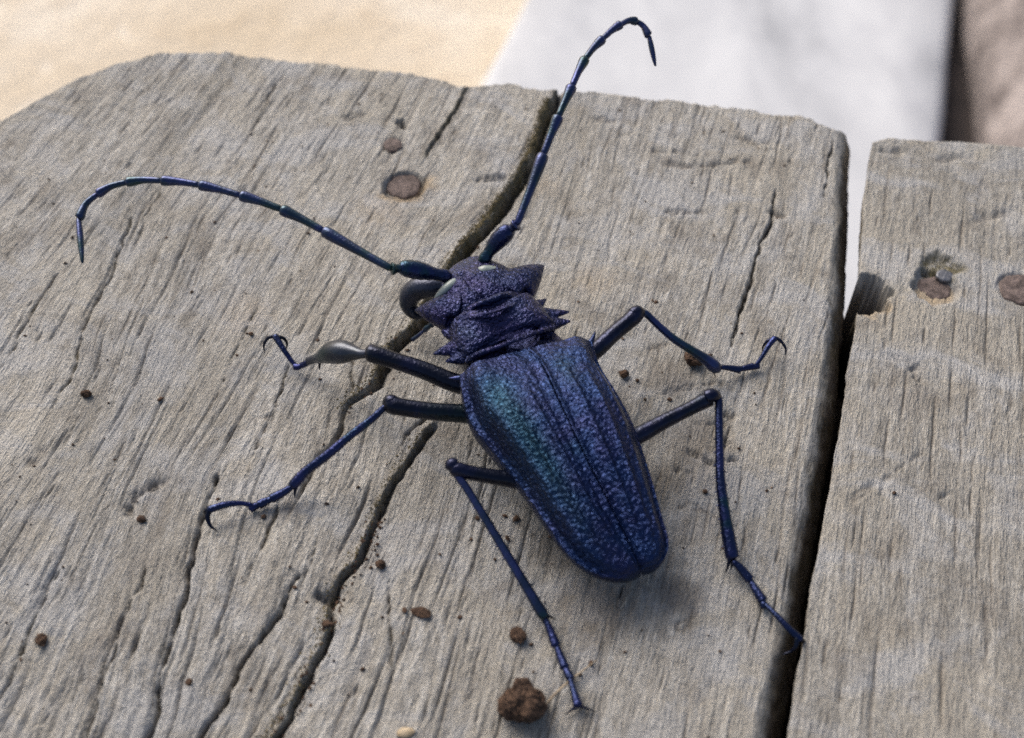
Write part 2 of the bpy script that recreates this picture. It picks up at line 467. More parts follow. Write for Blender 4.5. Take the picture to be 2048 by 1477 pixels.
GUIDES = []
def guide(pts):
    q = pl(pts); o = np.argsort(q[:, 1]); return q[o]
gl = [guide(CR[8][1]), guide(CR[7][1]), guide([(460, 900)] + CR[4][1]), guide([(1114, 183), (1003, 412), (940, 490), (885, 580), (842, 660), (805, 790), (772, 940), (742, 1040), (700, 1140), (650, 1270), (548, 1466), (490, 1560)]), guide([(1215, 150), (1060, 640), (1010, 800), (830, 1477)]), guide(CR[12][1])]
def grain_coords(u, v):
    """curved grain: cracks are lines of constant g"""
    ks = []; gs_ = []
    base = [-13.0, -10.0, -7.0, -3.8, 1.5]
    GU = [g for g in gl]
    cols = []
    for q in GU:
        m = np.interp(v, q[:, 1], q[:, 0])
        cols.append(m)
    g0 = [float(np.mean(q[:, 0])) for q in GU]
    # order guides by mean position and blend displacement between them
    o = np.argsort(g0)
    cols = [cols[i] for i in o]; g0 = [g0[i] for i in o]
    disp = np.zeros_like(u); 
    d = [c - g for c, g in zip(cols, g0)]
    left = g0[0] - 8; right = g0[-1] + 4
    for i in range(len(cols) + 1):
        if i == 0: ua, da, ub, db = cols[0] - 8, 0 * u, cols[0], d[0]
        elif i == len(cols): ua, da, ub, db = cols[-1], d[-1], cols[-1] + 4, 0 * u
        else: ua, da, ub, db = cols[i - 1], d[i - 1], cols[i], d[i]
        w = np.clip((u - ua) / np.maximum(ub - ua, 0.3), 0, 1)
        k = (u >= ua) & (u < ub)
        disp = np.where(k, da * (1 - w) + db * w, disp)
    return u - disp

def left_height(u, v):
    g = grain_coords(u, v)
    x = u * UA[0] + v * VA[0]; y = u * UA[1] + v * VA[1]
    rough = 0.6 + 0.6 * sstep(11, 6, y) * sstep(1.5, -3, x) + 0.25 * sstep(12, 18, y)
    z = 0.07 * fbm(u * .35, v * .3, 1, 3) + 0.035 * fbm(g * 1.6, v * .25, 2, 4) * rough
    z += 0.040 * rough * fbm(g * 5.0, v * .40, 3, 5)
    rid = 1 - np.abs(2 * vnoise(g * 9.0, v * .8, 44) - 1)
    z -= 0.022 * rough * rid ** 3
    z += 0.036 * rough * fbm(g * 14.0, v * 1.5, 5, 3)
    rid = 1 - np.abs(2 * vnoise(g * 17.0, v * .9, 47) - 1)
    z -= 0.030 * rough * rid ** 4 * vnoise(g * 2, v * .8, 48)
    z += 0.030 * fbm(g * 11, v * 7, 6, 3) * rough
    moss = np.zeros_like(u); soil = np.zeros_like(u); pale = np.zeros_like(u)
    wob = 0.10 * (vnoise(v * 1.6, u * .4, 61) - .5) + 0.06 * (vnoise(v * 5, u, 62) - .5)
    for i, (nm, pts, w, dep, kind) in enumerate(CR):
        q = pl(pts)
        lo = q.min(0) - 1.2; hi = q.max(0) + 1.2
        k = (u > lo[0]) & (u < hi[0]) & (v > lo[1]) & (v < hi[1])
        if not k.any(): continue
        uu, vv = u[k] + wob[k], v[k]
        ds, sd, arc, L = dist_poly(uu, vv, q)
        ds = np.abs(ds + .035 * (vnoise(uu * 9, vv * 7, 63) - .5) + .018 * (vnoise(uu * 25, vv * 16, 64) - .5))
        end = sstep(0, .35, arc + (0.35 if nm in 'ABCDEFGI' and kind == 'wide' or nm in 'DEFGI' else 0)) * (1.0 if pts[-1][1] > 1480 else sstep(L, L - 1.2, arc) ** .6)
        ww = w * (0.75 + 0.5 * vnoise(arc * 1.4, arc * 0 + i, 70)) * (0.3 + 0.7 * end)
        dd = dep * (0.8 + 0.4 * vnoise(arc * 1.1, arc * 0 + i + 9, 71)) * end
        s = ds * sd                              # dist_poly side: travel is towards the viewer
        if kind == 'wide':
            # steep left bank, floor that climbs gently to the right
            prof = np.where(s < 0, np.exp(-(s / (ww * .45)) ** 2), np.exp(-(s / (ww * 1.5)) ** 2))
            z[k] -= dd * prof
            z[k] += 0.03 * end * np.exp(-((s + ww * 1.4) / (ww * .8)) ** 2)
            nz = vnoise(arc * 3, arc * 0, 80 + i)
            mm = np.exp(-((s + ww * .55) / (ww * (.55 + .6 * nz))) ** 2) * (0.55 + 0.45 * nz)
            fl = np.exp(-(s / (ww * 3.2)) ** 2) * sstep(.35, .75, vnoise(arc * 4, s * 9, 96 + i))
            soil[k] = np.maximum(soil[k], .45 * end * fl)
            top = sstep(11.5, 14.0, uu * UA[1] + vv * VA[1])
            moss[k] = np.maximum(moss[k], mm * (0.55 + 0.45 * top) * end)
            soil[k] = np.maximum(soil[k], 0.9 * end * np.exp(-((s - ww * .25) / (ww * .8)) ** 2))
        else:
            ww = ww * .55
            z[k] -= 1.15 * dd * np.exp(-(ds / ww) ** 1.5)
            z[k] -= 0.10 * dd * np.exp(-(ds / (ww * 4)) ** 2)
            nz = vnoise(arc * 2.5, arc * 0, 90 + i)
            moss[k] = np.maximum(moss[k], 0.5 * nz * end * np.exp(-(ds / (ww * 1.6)) ** 2))
            soil[k] = np.maximum(soil[k], 0.9 * end * np.exp(-(ds / (ww * 1.1)) ** 2))
    for pts, w, dep in GOUGE:
        q = pl(pts); lo = q.min(0) - .8; hi = q.max(0) + .8
        k = (u > lo[0]) & (u < hi[0]) & (v > lo[1]) & (v < hi[1])
        ds, sd, arc, L = dist_poly(u[k] + .5 * wob[k], v[k], q)
        ds = np.abs(ds + .13 * (vnoise(u[k] * 5, v[k] * 6, 64) - .5) + .07 * (vnoise(u[k] * 14, v[k] * 14, 65) - .5))
        z[k] -= .75 * dep * np.exp(-(ds / (w * .8)) ** 1.4)
        soil[k] = np.maximum(soil[k], .5 * np.exp(-(ds / (w * .7)) ** 2))
    rnd = random.Random(4)
    for i in range(900):                         # short checks along the grain
        gx = rnd.uniform(-14, 3.4); vy = rnd.uniform(3, 21); ln = rnd.choice([.12, .2, .3, .45, .7, 1.2]) * rnd.uniform(.6, 1.4)
        w = rnd.uniform(.009, .019); dep = rnd.uniform(.02, .07) * (1.2 if vy < 10 else .7); sl = rnd.uniform(-.06, .06)
        k = (np.abs(v - vy) < ln) & (np.abs(g - gx) < .25)
        if not k.any(): continue
        t = (v[k] - vy) / ln
        ds = np.abs(g[k] - gx - sl * t * ln + .3 * wob[k])
        z[k] -= dep * (1 - t * t) * np.exp(-(ds / w) ** 2)
        soil[k] = np.maximum(soil[k], rnd.uniform(.3, .8) * (1 - t * t) * np.exp(-(ds / (w * 1.1)) ** 2))
    # nail recess and the dish of pale wood around it
    c = UV(808, 372); d = np.hypot((u - c[0]), (v - c[1]))
    z -= 0.16 * sstep(.44, .36, d)
    pale = np.maximum(pale, .8 * sstep(.62, .42, d + .25 * (vnoise(u * 4, v * 4, 33) - .5)) * sstep(-.15, .15, (u - c[0]) - (v - c[1])))
    soil = np.maximum(soil, .40 * sstep(.75, .36, d + .3 * (vnoise(u * 3, v * 2, 34) - .5)))
    c = UV(786, 290); d = np.hypot((u - c[0]), (v - c[1]))
    z -= 0.05 * sstep(.26, .2, d)
    # darker blotches with ragged outlines on the face of the board
    for (px, py, r) in [(1390, 905, .9), (1330, 960, .6), (1345, 760, .5), (1180, 1200, .8), (1120, 1100, .5), (1365, 1190, .4)]:
        c = UV(px, py); d = np.hypot(u - c[0], v - c[1]) / r + .9 * fbm(u * 1.7, v * 1.3, 37)
        soil = np.maximum(soil, .48 * sstep(1.0, .3, d))  # darker blotches, carried in the soil mask
    for (px, py, r) in [(500, 640, .8), (1190, 560, .5), (760, 420, .8), (1090, 370, .5)]:
        c = UV(px, py); d = np.hypot(u - c[0], v - c[1]) / r + .9 * fbm(u * 2.2, v * 1.0, 38)
        pale = np.maximum(pale, .22 * sstep(1.0, .2, d))
    return z, g, moss, soil, pale

def right_height(u, v):
    g = u + .15 * fbm(u * .3, v * .15, 11)
    z = 0.06 * fbm(u * .4, v * .3, 12, 3) + 0.03 * fbm(g * 4, v * .4, 13, 4) + 0.026 * fbm(g * 13, v * 1.4, 14, 3)
    saw = vnoise(g * 14, v * 1.1, 15)
    z -= 0.020 * sstep(.62, .9, saw) * vnoise(g * 2, v * 2.2, 16)
    z += 0.016 * fbm(u * 9, v * 9, 17, 3)
    moss = np.zeros_like(u); soil = np.zeros_like(u); pale = np.zeros_like(u)
    wob = 0.05 * (vnoise(v * 4, u * 4, 18) - .5)
    for pts, w, dep in [([(1698, 1002), (1760, 965), (1845, 905)], .035, .035), ([(1790, 715), (1840, 735)], .08, .05), ([(1830, 735), (1836, 760)], .05, .08),
                        ([(1950, 440), (2010, 425)], .12, .06), ([(1880, 995), (1900, 985)], .05, .06), ([(1770, 300), (1800, 305)], .08, .08),
                        ([(1880, 320), (1930, 315)], .10, .05)]:
        q = pl(pts)
        ds, sd, arc, L = dist_poly(u + wob, v + wob, q)
        ds = np.abs(ds + .09 * (vnoise(u * 7, v * 7, 83) - .5) + .04 * (vnoise(u * 17, v * 17, 84) - .5))
        z -= dep * np.exp(-(ds / w) ** 2)
        soil = np.maximum(soil, .3 * np.exp(-(ds / (w * .6)) ** 2))
    rnd = random.Random(9)
    for i in range(240):
        gx = rnd.uniform(1, 11); vy = rnd.uniform(3, 17); ln = rnd.choice([.2, .4, .6, 1.0]) * rnd.uniform(.6, 1.4)
        w = rnd.uniform(.012, .022); dep = rnd.uniform(.02, .06)
        k = (np.abs(v - vy) < ln) & (np.abs(g - gx) < .2)
        if not k.any(): continue
        t = (v[k] - vy) / ln
        pr = (1 - t * t) * np.exp(-(np.abs(g[k] - gx + .4 * wob[k]) / w) ** 2)
        z[k] -= dep * pr
        soil[k] = np.maximum(soil[k], .6 * pr)
    # burnt round notch in the edge
    c = UV(1733, 588); d = np.hypot((u - c[0]) * 1.0, (v - c[1]) * .9) + .16 * (vnoise(u * 5, v * 5, 19) - .5) + .07 * (vnoise(u * 15, v * 15, 29) - .5)
    z -= 2.6 * sstep(.43, .31, d)
    soil = np.maximum(soil, sstep(.43, .36, d))
    pale = np.maximum(pale, .6 * sstep(.56, .44, d) * sstep(.37, .42, d) * sstep(.1, -.2, v - c[1]))
    # nail bed, rusty and rotten
    c = UV(1872, 572); d = np.hypot((u - c[0]), (v - c[1]) * .9) + .10 * (vnoise(u * 6, v * 6, 20) - .5)
    z -= 0.17 * sstep(.44, .33, d)
    pale = np.maximum(pale, .75 * sstep(.36, .25, d))
    c2 = UV(1885, 530); d2 = np.hypot((u - c2[0]) * .8, (v - c2[1])) + .12 * (vnoise(u * 6, v * 6, 21) - .5)
    z -= .12 * sstep(.34, .15, d2)
    moss = np.maximum(moss, .9 * sstep(.40, .2, d2))
    c = UV(2040, 578); d = np.hypot((u - c[0]), (v - c[1]))
    z -= 0.07 * sstep(.42, .36, d)
    return z, g, moss, soil, pale

def axis_samples(lo, fa, fb, hi, step, coarse):
    """fine between fa and fb, coarse outside"""
    out = []
    if fa > lo: out += list(np.arange(lo, fa, coarse))
    out += list(np.arange(max(lo, fa), min(hi, fb), step))
    if hi > fb: out += list(np.arange(fb, hi, coarse))
    return np.array(out + [hi])

def plank(name, us, vs_, edgeL, edgeR, uLf, uRf, vTf, hfun, mat, profL, profR, profT, label):
    """us, vs_: base samples. profiles: (out, drop) steps past each edge. Edge functions give the waviness."""
    pe = [(0.02, .01), (.08, .06), (.12, .2), (.13, THICK)]
    u0, u1, v0, v1 = us[0], us[-1], vs_[0], vs_[-1]
    cu = np.concatenate([[u0] * len(profL), us, [u1] * len(profR)])
    ou = np.concatenate([[-p[0] for p in profL[::-1]], np.zeros(len(us)), [p[0] for p in profR]])
    du = np.concatenate([[p[1] for p in profL[::-1]], np.zeros(len(us)), [p[1] for p in profR]])
    cv = np.concatenate([[v0] * len(pe), vs_, [v1] * len(profT)])
    ov = np.concatenate([[-p[0] for p in pe[::-1]], np.zeros(len(vs_)), [p[0] for p in profT]])
    dv = np.concatenate([[p[1] for p in pe[::-1]], np.zeros(len(vs_)), [p[1] for p in profT]])
    Ub, Vb = np.meshgrid(cu, cv)
    Ou, Ov = np.meshgrid(ou, ov); Du, Dv = np.meshgrid(du, dv)
    wR = sstep(u1 - 2.0, u1, Ub); wL = sstep(u0 + 2.0, u0, Ub)
    Vt = vTf(Ub)
    wT = np.clip((Vb - (v1 - 7.0)) / 7.0, 0, 1) ** 1.5
    V = Vb + (Vt - v1) * wT
    U = Ub + uRf(V) * wR + uLf(V) * wL
    drop = np.maximum(Du, Dv)
    OuL = -np.interp(drop, [0] + [p[1] for p in profL], [0] + [p[0] for p in profL]) * wL     # the undercut side carries the end face with it
    Ou = np.where(Ub <= u0 + 1e-6, 0, Ou)
    Ou = Ou + OuL
    # roughness of the worn edge faces
    onedge = sstep(0, .15, drop)
    rough = .10 * fbm(V * 1.2, drop * 2.2, 23, 4) + .05 * fbm(V * 6, drop * 6, 24, 3)
    U = U + Ou + np.where(Du > 0, rough * onedge * sstep(THICK, 2.5, drop), 0)
    rough2 = .16 * fbm(U * 1.5, drop * 2.5, 25, 4)
    V = V + Ov + np.where(Dv > 0, rough2 * onedge, 0)
    z, g, moss, soil, pale = hfun(U.ravel(), V.ravel())
    z = z.reshape(U.shape)
    lim = sstep(1.2, .0, drop)
    Z = np.where(drop > 0, np.minimum(z * np.maximum(lim, .0), 0.3) - drop, z)
    Z = np.where(drop > 0, np.minimum(Z, np.maximum(z, -2.4)), Z)
    Z = np.maximum(Z, -THICK)
    xy = U[..., None] * UA + V[..., None] * VA
    verts = np.concatenate([xy, Z[..., None]], -1).reshape(-1, 3)
    faces = grid_faces(*U.shape)
    nr, nc = U.shape
    G = np.column_stack([g, V.ravel(), drop.ravel()])
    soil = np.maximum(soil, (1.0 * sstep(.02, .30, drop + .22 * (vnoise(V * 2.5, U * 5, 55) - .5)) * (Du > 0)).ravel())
    moss = np.maximum(moss, (.5 * sstep(.03, .15, drop) * sstep(1.4, .3, drop) * vnoise(V * 3, drop * 3, 56)).ravel())
    o = mesh_obj(name, verts, faces, mat, bench, True,
                 {'grain': ('FLOAT_VECTOR', G), 'moss': ('FLOAT', moss), 'soil': ('FLOAT', soil), 'pale': ('FLOAT', pale)})
    o['label'] = label
    return o

# left board
eR = pl([(1674, 262), (1668, 400), (1655, 600), (1632, 800), (1594, 1000), (1552, 1250), (1502, 1477)])
eR = eR[np.argsort(eR[:, 1])]
uR0 = float(np.mean(eR[:, 0]))
eT = pl([(-420, 480), (-200, 330), (0, 243), (130, 168), (230, 130), (330, 106), (450, 108), (560, 122), (740, 140), (860, 158), (930, 176), (1020, 172), (1110, 182), (1250, 196), (1400, 212), (1560, 230), (1640, 240), (1685, 262)])
eT = eT[np.argsort(eT[:, 0])]
vT0 = float(UV(1000, 172)[1])
us = axis_samples(-24.0, -15.2, 20, uR0, 0.0215, 0.5)
vs_ = axis_samples(-16.0, 2.6, 40, vT0, 0.040, 0.5)
profR = [(.03, .02), (.07, .05), (.11, .09), (.15, .14), (.19, .20), (.23, .27), (.27, .35), (.31, .44), (.35, .54), (.39, .66), (.43, .80), (.46, .95), (.485, 1.15), (.50, 1.4), (.51, 2.0), (.51, THICK)]
profN = [(.004, .006), (.004, .03), (0, .07), (-.01, .13), (-.03, .25), (-.06, .4), (-.10, .6), (-.16, .9), (-.24, 1.3), (-.36, 1.9), (-.50, 2.7), (-.66, THICK)]
profE = [(.02, .005), (.06, .02), (.10, .06), (.13, .12), (.15, .20), (.17, .32), (.18, .5), (.19, .8), (.19, 1.2), (.19, 1.8), (.18, 2.6), (.17, THICK)]
plank_a = plank('plank', us, vs_, None, None, lambda v: 0 * v,
      lambda v: np.interp(v, eR[:, 1], eR[:, 0]) - uR0 + .05 * fbm(v * 1.5, v * 0, 66),
      lambda u: np.interp(u, eT[:, 0], eT[:, 1]) + .16 * fbm(u * 2.0, u * 0, 67) + .06 * fbm(u * 9, u * 0, 68), left_height, M['wood_a'], profE, profR, profE,
      'wide deeply cracked grey plank with a slanted worn corner')
# right board
gL = pl([(1752, 270), (1742, 300), (1728, 400), (1722, 520), (1712, 650), (1698, 740), (1690, 800), (1672, 900), (1655, 1000), (1620, 1200), (1575, 1477)])
gL = gL[np.argsort(gL[:, 1])]
uL0 = float(np.mean(gL[:, 0]))
us2 = axis_samples(uL0, uL0, uL0 + 6.5, uL0 + 17.0, 0.0215, 0.4)
vt = pl([(1750, 288), (1780, 278), (1850, 284), (1950, 290), (2048, 297), (2300, 320)])
vT1 = float(np.mean(vt[:, 1]))
vs2 = axis_samples(-16.0, 2.2, 40, vT1, 0.040, 0.5)
plank_b = plank('plank', us2, vs2, None, None,
      lambda v: np.interp(v, gL[:, 1], gL[:, 0]) - uL0 + .03 * fbm(v * 3, v * 0, 76),
      lambda v: 0 * v,
      lambda u: np.interp(u, vt[:, 0], vt[:, 1]) + .08 * fbm(u * 2.5, u * 0, 77), right_height, M['wood_b'], profN, profE, profE,
      'smoother grey plank with fine saw marks and a burnt notch in its edge')

def box_cm(name, lo, hi, mat, parent, bev=.25):
    """box in board coordinates (u, v, z)"""
    bm = bmesh.new()
    bmesh.ops.create_cube(bm, size=1.0)
    for w in bm.verts:
        q = [lo[i] + (hi[i] - lo[i]) * (w.co[i] + .5) for i in range(3)]
        xy = q[0] * UA + q[1] * VA
        w.co = (xy[0], xy[1], q[2])
    bmesh.ops.bevel(bm, geom=bm.edges[:], offset=bev, segments=2, affect='EDGES')
    vv = np.array([w.co[:] for w in bm.verts]); ff = [[w.index for w in f.verts] for f in bm.faces]
    bm.verts.index_update()
    ff = [[w.index for w in f.verts] for f in bm.faces]
    bm.free()
    return mesh_obj(name, vv, ff, mat, parent, False)

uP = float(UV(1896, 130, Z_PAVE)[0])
cb = box_cm('painted_shade_box', (uP + .45, 20, Z_GROUND - .3), (uP + 10.5, 260, Z_PAVE - 3.0), plain('painted_gap_shade', (0.016, 0.011, 0.010), (0.040, 0.029, 0.026), 40, 0.85, 0.002), None)  # added box, near-black colour painted in for deep shade between strip and log
setp(cb, 'blackish brown box added as painted shade between the pale paving strip and the log', 'painted shade')
bv = float(UV(1703, 668, -3.6)[1])
box_cm('support_beam', (-22, bv - 13, -10.5), (19, bv, -THICK + .02), M['beam'], bench)
box_cm('support_beam', (-22, -14, -10.5), (19, -5, -THICK + .02), M['beam'], bench)
for (a, b) in ((-21, bv - 12.4), (12, bv - 12.4), (-21, -13), (12, -13)):
    box_cm('leg', (a, b, Z_GROUND - .5), (a + 6, b + 6, -10.4), M['beam'], bench)

def nail(px, py, z, r, mat, parent, tilt=(0, 0), flat=.7, dome=.03, seed=1):
    c = P(px, py, z)
    ring, V, Fc = 22, [], []
    rs = [(0.0, dome), (.45, dome), (.82, dome * .8), (.93, dome * .5), (.985, -.005), (1.0, -.03), (.97, -.07), (.35, -.10), (.35, -.6)]
    rd = random.Random(seed)
    wob = [1 + rd.uniform(-.07, .07) for _ in range(ring)]
    for q, h in rs[1:]:
        for k in range(ring):
            t = 2 * math.pi * k / ring
            x, y = q * r * wob[k] * math.cos(t), q * r * wob[k] * flat * math.sin(t)
            V.append((c[0] + x, c[1] + y, c[2] + h + tilt[0] * x + tilt[1] * y + rd.uniform(-.006, .006)))
    V.append((c[0], c[1], c[2] + dome))
    n = len(rs) - 1
    Fc = [list(map(int, f[::-1])) for f in grid_faces(n, ring, True)]
    for k in range(ring): Fc.append([len(V) - 1, k, (k + 1) % ring])
    return mesh_obj('nail', V, Fc, mat, parent)

nail(808, 372, -.11, .33, M['rust'], plank_a, (.05, .1), .95, .02, 3)['label'] = 'large rusty nail head sunk in a pale dish'
nail(786, 290, -.01, .19, M['rust'], plank_a, (0, .1), .95, .02, 4)['label'] = 'small rusty nail head'
nail(1868, 578, -.17, .30, M['rust'], plank_b, (.03, .06), .9, .03, 5)['label'] = 'rusty sunken nail head'
nail(1890, 551, -.05, .155, M['steel'], plank_b, (-.05, .15), .8, .015, 6)['label'] = 'small grey steel nail bent over the rusty one'
nail(2040, 578, -.02, .36, M['rust'], plank_b, (.05, .05), .95, .02, 7)['label'] = 'ridged rusty nail head'

# ------------------------------------------------------------------ the beetle
o0 = P(1080, 760, 0)
beetle = empty('longhorn_beetle', (o0[0], o0[1], 0))
setp(beetle, 'metallic blue longhorn beetle with long antennae standing on the cracked plank', 'beetle')

def loft(stations, n, ring=36):
    """stations rows: (Lx, Ly, Rx, Ry, zside, crown, belly). closed lofted body"""
    rows = []
    for (lx, ly, rx, ry, zs, cr, be) in stations:
        rows.append(np.concatenate([P(lx, ly, zs), P(rx, ry, zs), [cr, be]]))
    rows = np.array(rows)
    t = np.linspace(0, len(rows) - 1, n)
    C_ = np.column_stack([np.interp(t, np.arange(len(rows)), rows[:, k]) for k in range(rows.shape[1])])
    for _ in range(3):
        C_[1:-1] = .25 * C_[:-2] + .5 * C_[1:-1] + .25 * C_[2:]
    V = []
    th = np.linspace(0, 2 * math.pi, ring, endpoint=False)
    c, s = np.cos(th), np.sin(th)
    cc = np.sign(c) * np.abs(c) ** .8
    for r in C_:
        Lp, Rp, cr, be = r[:3], r[3:6], r[6], r[7]
        mid, h = (Lp + Rp) / 2, (Rp - Lp) / 2
        zoff = np.where(s > 0, cr * np.abs(s) ** .85, -be * np.abs(s) ** .85)
        V.append(mid + cc[:, None] * h + zoff[:, None] * np.array([0, 0, 1.0]))
    V = np.vstack(V)
    Fc = [list(map(int, f)) for f in grid_faces(n, ring, True)]
    Fc.append(list(range(ring))[::-1]); Fc.append([(n - 1) * ring + k for k in range(ring)])
    return V, Fc

def fuse(parts, voxel):
    V, Fc, o = [], [], 0
    for v, f in parts:
        V.append(np.asarray(v)); Fc += [[i + o for i in q] for q in f]; o += len(v)
    me = bpy.data.meshes.new('tmp'); me.from_pydata(np.vstack(V).tolist(), [], Fc); me.update()
    bm = bmesh.new(); bm.from_mesh(me); bmesh.ops.recalc_face_normals(bm, faces=bm.faces[:]); bm.to_mesh(me); bm.free()
    ob = bpy.data.objects.new('tmp', me); COL.objects.link(ob)
    md = ob.modifiers.new('r', 'REMESH'); md.mode = 'VOXEL'; md.voxel_size = voxel; md.adaptivity = 0
    dg = bpy.context.evaluated_depsgraph_get()
    m2 = bpy.data.meshes.new_from_object(ob.evaluated_get(dg))
    bpy.data.objects.remove(ob); bpy.data.meshes.remove(me)
    v = np.empty(len(m2.vertices) * 3); m2.vertices.foreach_get('co', v); v = v.reshape(-1, 3)
    nn = np.empty(len(m2.vertices) * 3); m2.vertices.foreach_get('normal', nn); nn = nn.reshape(-1, 3)
    f = np.empty(len(m2.polygons) * 4, np.int32)
    quads = all(len(p.vertices) == 4 for p in m2.polygons)
    if quads:
        m2.polygons.foreach_get('vertices', f) if hasattr(m2.polygons[0], 'vertices') and False else m2.loops.foreach_get('vertex_index', f)
        f = f.reshape(-1, 4)
    else:
        f = [list(p.vertices) for p in m2.polygons]
    bpy.data.meshes.remove(m2)
    return v, nn, f

parts = []
# prothorax
parts.append(loft([(905, 655, 1058, 604, 1.20, .42, .6), (898, 666, 1072, 611, 1.20, .50, .8), (900, 683, 1088, 627, 1.20, .44, .85),
                   (910, 703, 1100, 642, 1.20, .42, .85), (926, 721, 1110, 653, 1.20, .34, .85), (936, 728, 1110, 660, 1.18, .24, .8)], 40))
# head
parts.append(loft([(912, 662, 1056, 612, 1.15, .20, .6), (896, 638, 1054, 584, 1.15, .34, .7), (884, 608, 1034, 556, 1.15, .38, .75),
                   (880, 583, 1010, 543, 1.12, .34, .75), (889, 560, 984, 530, 1.08, .26, .7), (903, 545, 966, 521, 1.0, .20, .6), (912, 542, 958, 524, .95, .12, .5)], 44))
# horns at the back of the cheeks
parts.append(tube(px_ctrl([(915, 628, 1.15, .38), (884, 624, 1.19, .29), (858, 622, 1.18, .18), (842, 621, 1.15, .09), (830, 621, 1.12, .02)]), 20, 18, .9))
parts.append(tube(px_ctrl([(1018, 590, 1.15, .40), (1042, 568, 1.22, .32), (1064, 549, 1.26, .20), (1078, 538, 1.27, .10), (1088, 532, 1.26, .02)]), 20, 18, .9))
# spines of the prothorax
for rows in ([(915, 668, 1.2, .17), (897, 667, 1.2, .10), (882, 661, 1.22, .02)],
             [(925, 694, 1.2, .22), (898, 700, 1.2, .12), (866, 709, 1.18, .018)],
             [(945, 708, 1.18, .20), (920, 717, 1.18, .12), (891, 724, 1.16, .018)],
             [(1052, 621, 1.2, .17), (1075, 611, 1.22, .10), (1092, 598, 1.24, .02)],
             [(1068, 637, 1.2, .22), (1102, 629, 1.2, .11), (1139, 624, 1.2, .018)],
             [(1078, 652, 1.18, .20), (1107, 648, 1.18, .12), (1141, 643, 1.18, .018)]):
    parts.append(tube(px_ctrl(rows), 14, 12, .8))
# hind body under the wing cases
parts.append(loft([(950, 726, 1108, 664, 1.04, .16, .6), (948, 742, 1120, 678, 1.02, .18, .55), (945, 775, 1175, 720, .95, .3, .55), (975, 880, 1240, 830, .85, .35, .5), (1040, 960, 1275, 915, .78, .3, .45),
                   (1130, 1080, 1305, 1030, .66, .2, .33), (1200, 1135, 1310, 1090, .62, .10, .2), (1245, 1135, 1300, 1115, .6, .05, .1)], 60))
# front rim and saddle of the pronotum
rim = [(906, 652, 1.28, .06), (925, 645, 1.44, .07), (950, 634, 1.60, .075), (982, 628, 1.67, .08), (1015, 617, 1.63, .08), (1040, 608, 1.48, .07), (1058, 604, 1.3, .06)]
lip = [(934, 724, 1.26, .05), (958, 708, 1.44, .05), (1000, 692, 1.54, .05), (1040, 675, 1.54, .05), (1080, 662, 1.42, .05), (1108, 656, 1.26, .05)]
parts.append(tube(px_ctrl(lip), 40, 10))
parts.append(tube(px_ctrl(rim), 40, 10))
bv_, bn_, bf_ = fuse(parts, 0.020)
amp = (fbm(bv_[:, 0] * 5 + bv_[:, 2] * 3, bv_[:, 1] * 5, 101, 3)) * .012 + .016 * fbm(bv_[:, 0] * 14 + bv_[:, 2] * 9, bv_[:, 1] * 14 - bv_[:, 2] * 5, 103, 3)
top = sstep(-.2, .4, bn_[:, 2])
sc_ = P(1010, 645, 1.6)
dd_ = np.hypot((bv_[:, 0] - sc_[0]) * .75, bv_[:, 1] - sc_[1])
amp = amp - .10 * np.exp(-(dd_ / .30) ** 2)
def groove(rows, w, a):
    global amp
    c_ = catmull(np.array([P(*r) for r in rows]), 60)
    d_ = np.sqrt(((bv_[:, None, :2] - c_[None, :, :2]) ** 2).sum(-1)).min(1)
    amp = amp - a * np.exp(-(d_ / w) ** 2)
groove([(900, 648, 1.25), (925, 634, 1.42), (950, 622, 1.55), (982, 614, 1.60), (1015, 603, 1.56), (1040, 595, 1.42), (1056, 592, 1.28)], .05, .10)   # collar seam
groove([(925, 560, 1.35), (950, 585, 1.48), (975, 605, 1.5)], .035, .05)                                                                            # seam down the crown
for hx, hy, hz, hr, ha in ((950, 580, 1.5, .16, .07), (985, 572, 1.5, .14, .06), (1000, 600, 1.5, .12, .05), (940, 555, 1.4, .10, .06), (962, 640, 1.6, .12, .05), (1060, 630, 1.5, .12, .05)):
    hc = P(hx, hy, hz)
    amp = amp + .35 * ha * np.exp(-(np.hypot(bv_[:, 0] - hc[0], bv_[:, 1] - hc[1]) / hr) ** 2)
bv_ = bv_ + bn_ * (amp * top)[:, None]
mesh_obj('body', bv_, bf_, M['body'], beetle, True, {'sheen': ('FLOAT', np.zeros(len(bv_)))})

# wing cases
SUT = [(1052, 696, 1.52), (1080, 722, 1.60), (1110, 782, 1.64), (1140, 848, 1.57), (1175, 920, 1.42), (1215, 1000, 1.19), (1250, 1070, .95), (1272, 1115, .80), (1283, 1141, .64)]
ML = [(918, 758, 1.25), (924, 808, 1.12), (944, 868, .97), (984, 920, .86), (1040, 988, .80), (1090, 1058, .75), (1135, 1117, .70), (1182, 1151, .65), (1232, 1162, .62), (1264, 1156, .61), (1282, 1144, .61)]
MR = [(1185, 690, 1.25), (1200, 742, 1.12), (1235, 800, 1.0), (1263, 852, .92), (1284, 906, .85), (1306, 976, .79), (1326, 1046, .72), (1337, 1084, .68), (1333, 1113, .64), (1313, 1137, .61), (1285, 1142, .61)]

def arcs(pts, n):
    q = np.array([P(*p) for p in pts])
    c = catmull(q, n * 4)
    L = np.concatenate([[0], np.cumsum(np.linalg.norm(np.diff(c, axis=0), axis=1))])
    s = np.linspace(0, L[-1], n)
    return np.column_stack([np.interp(s, L, c[:, k]) for k in range(3)])

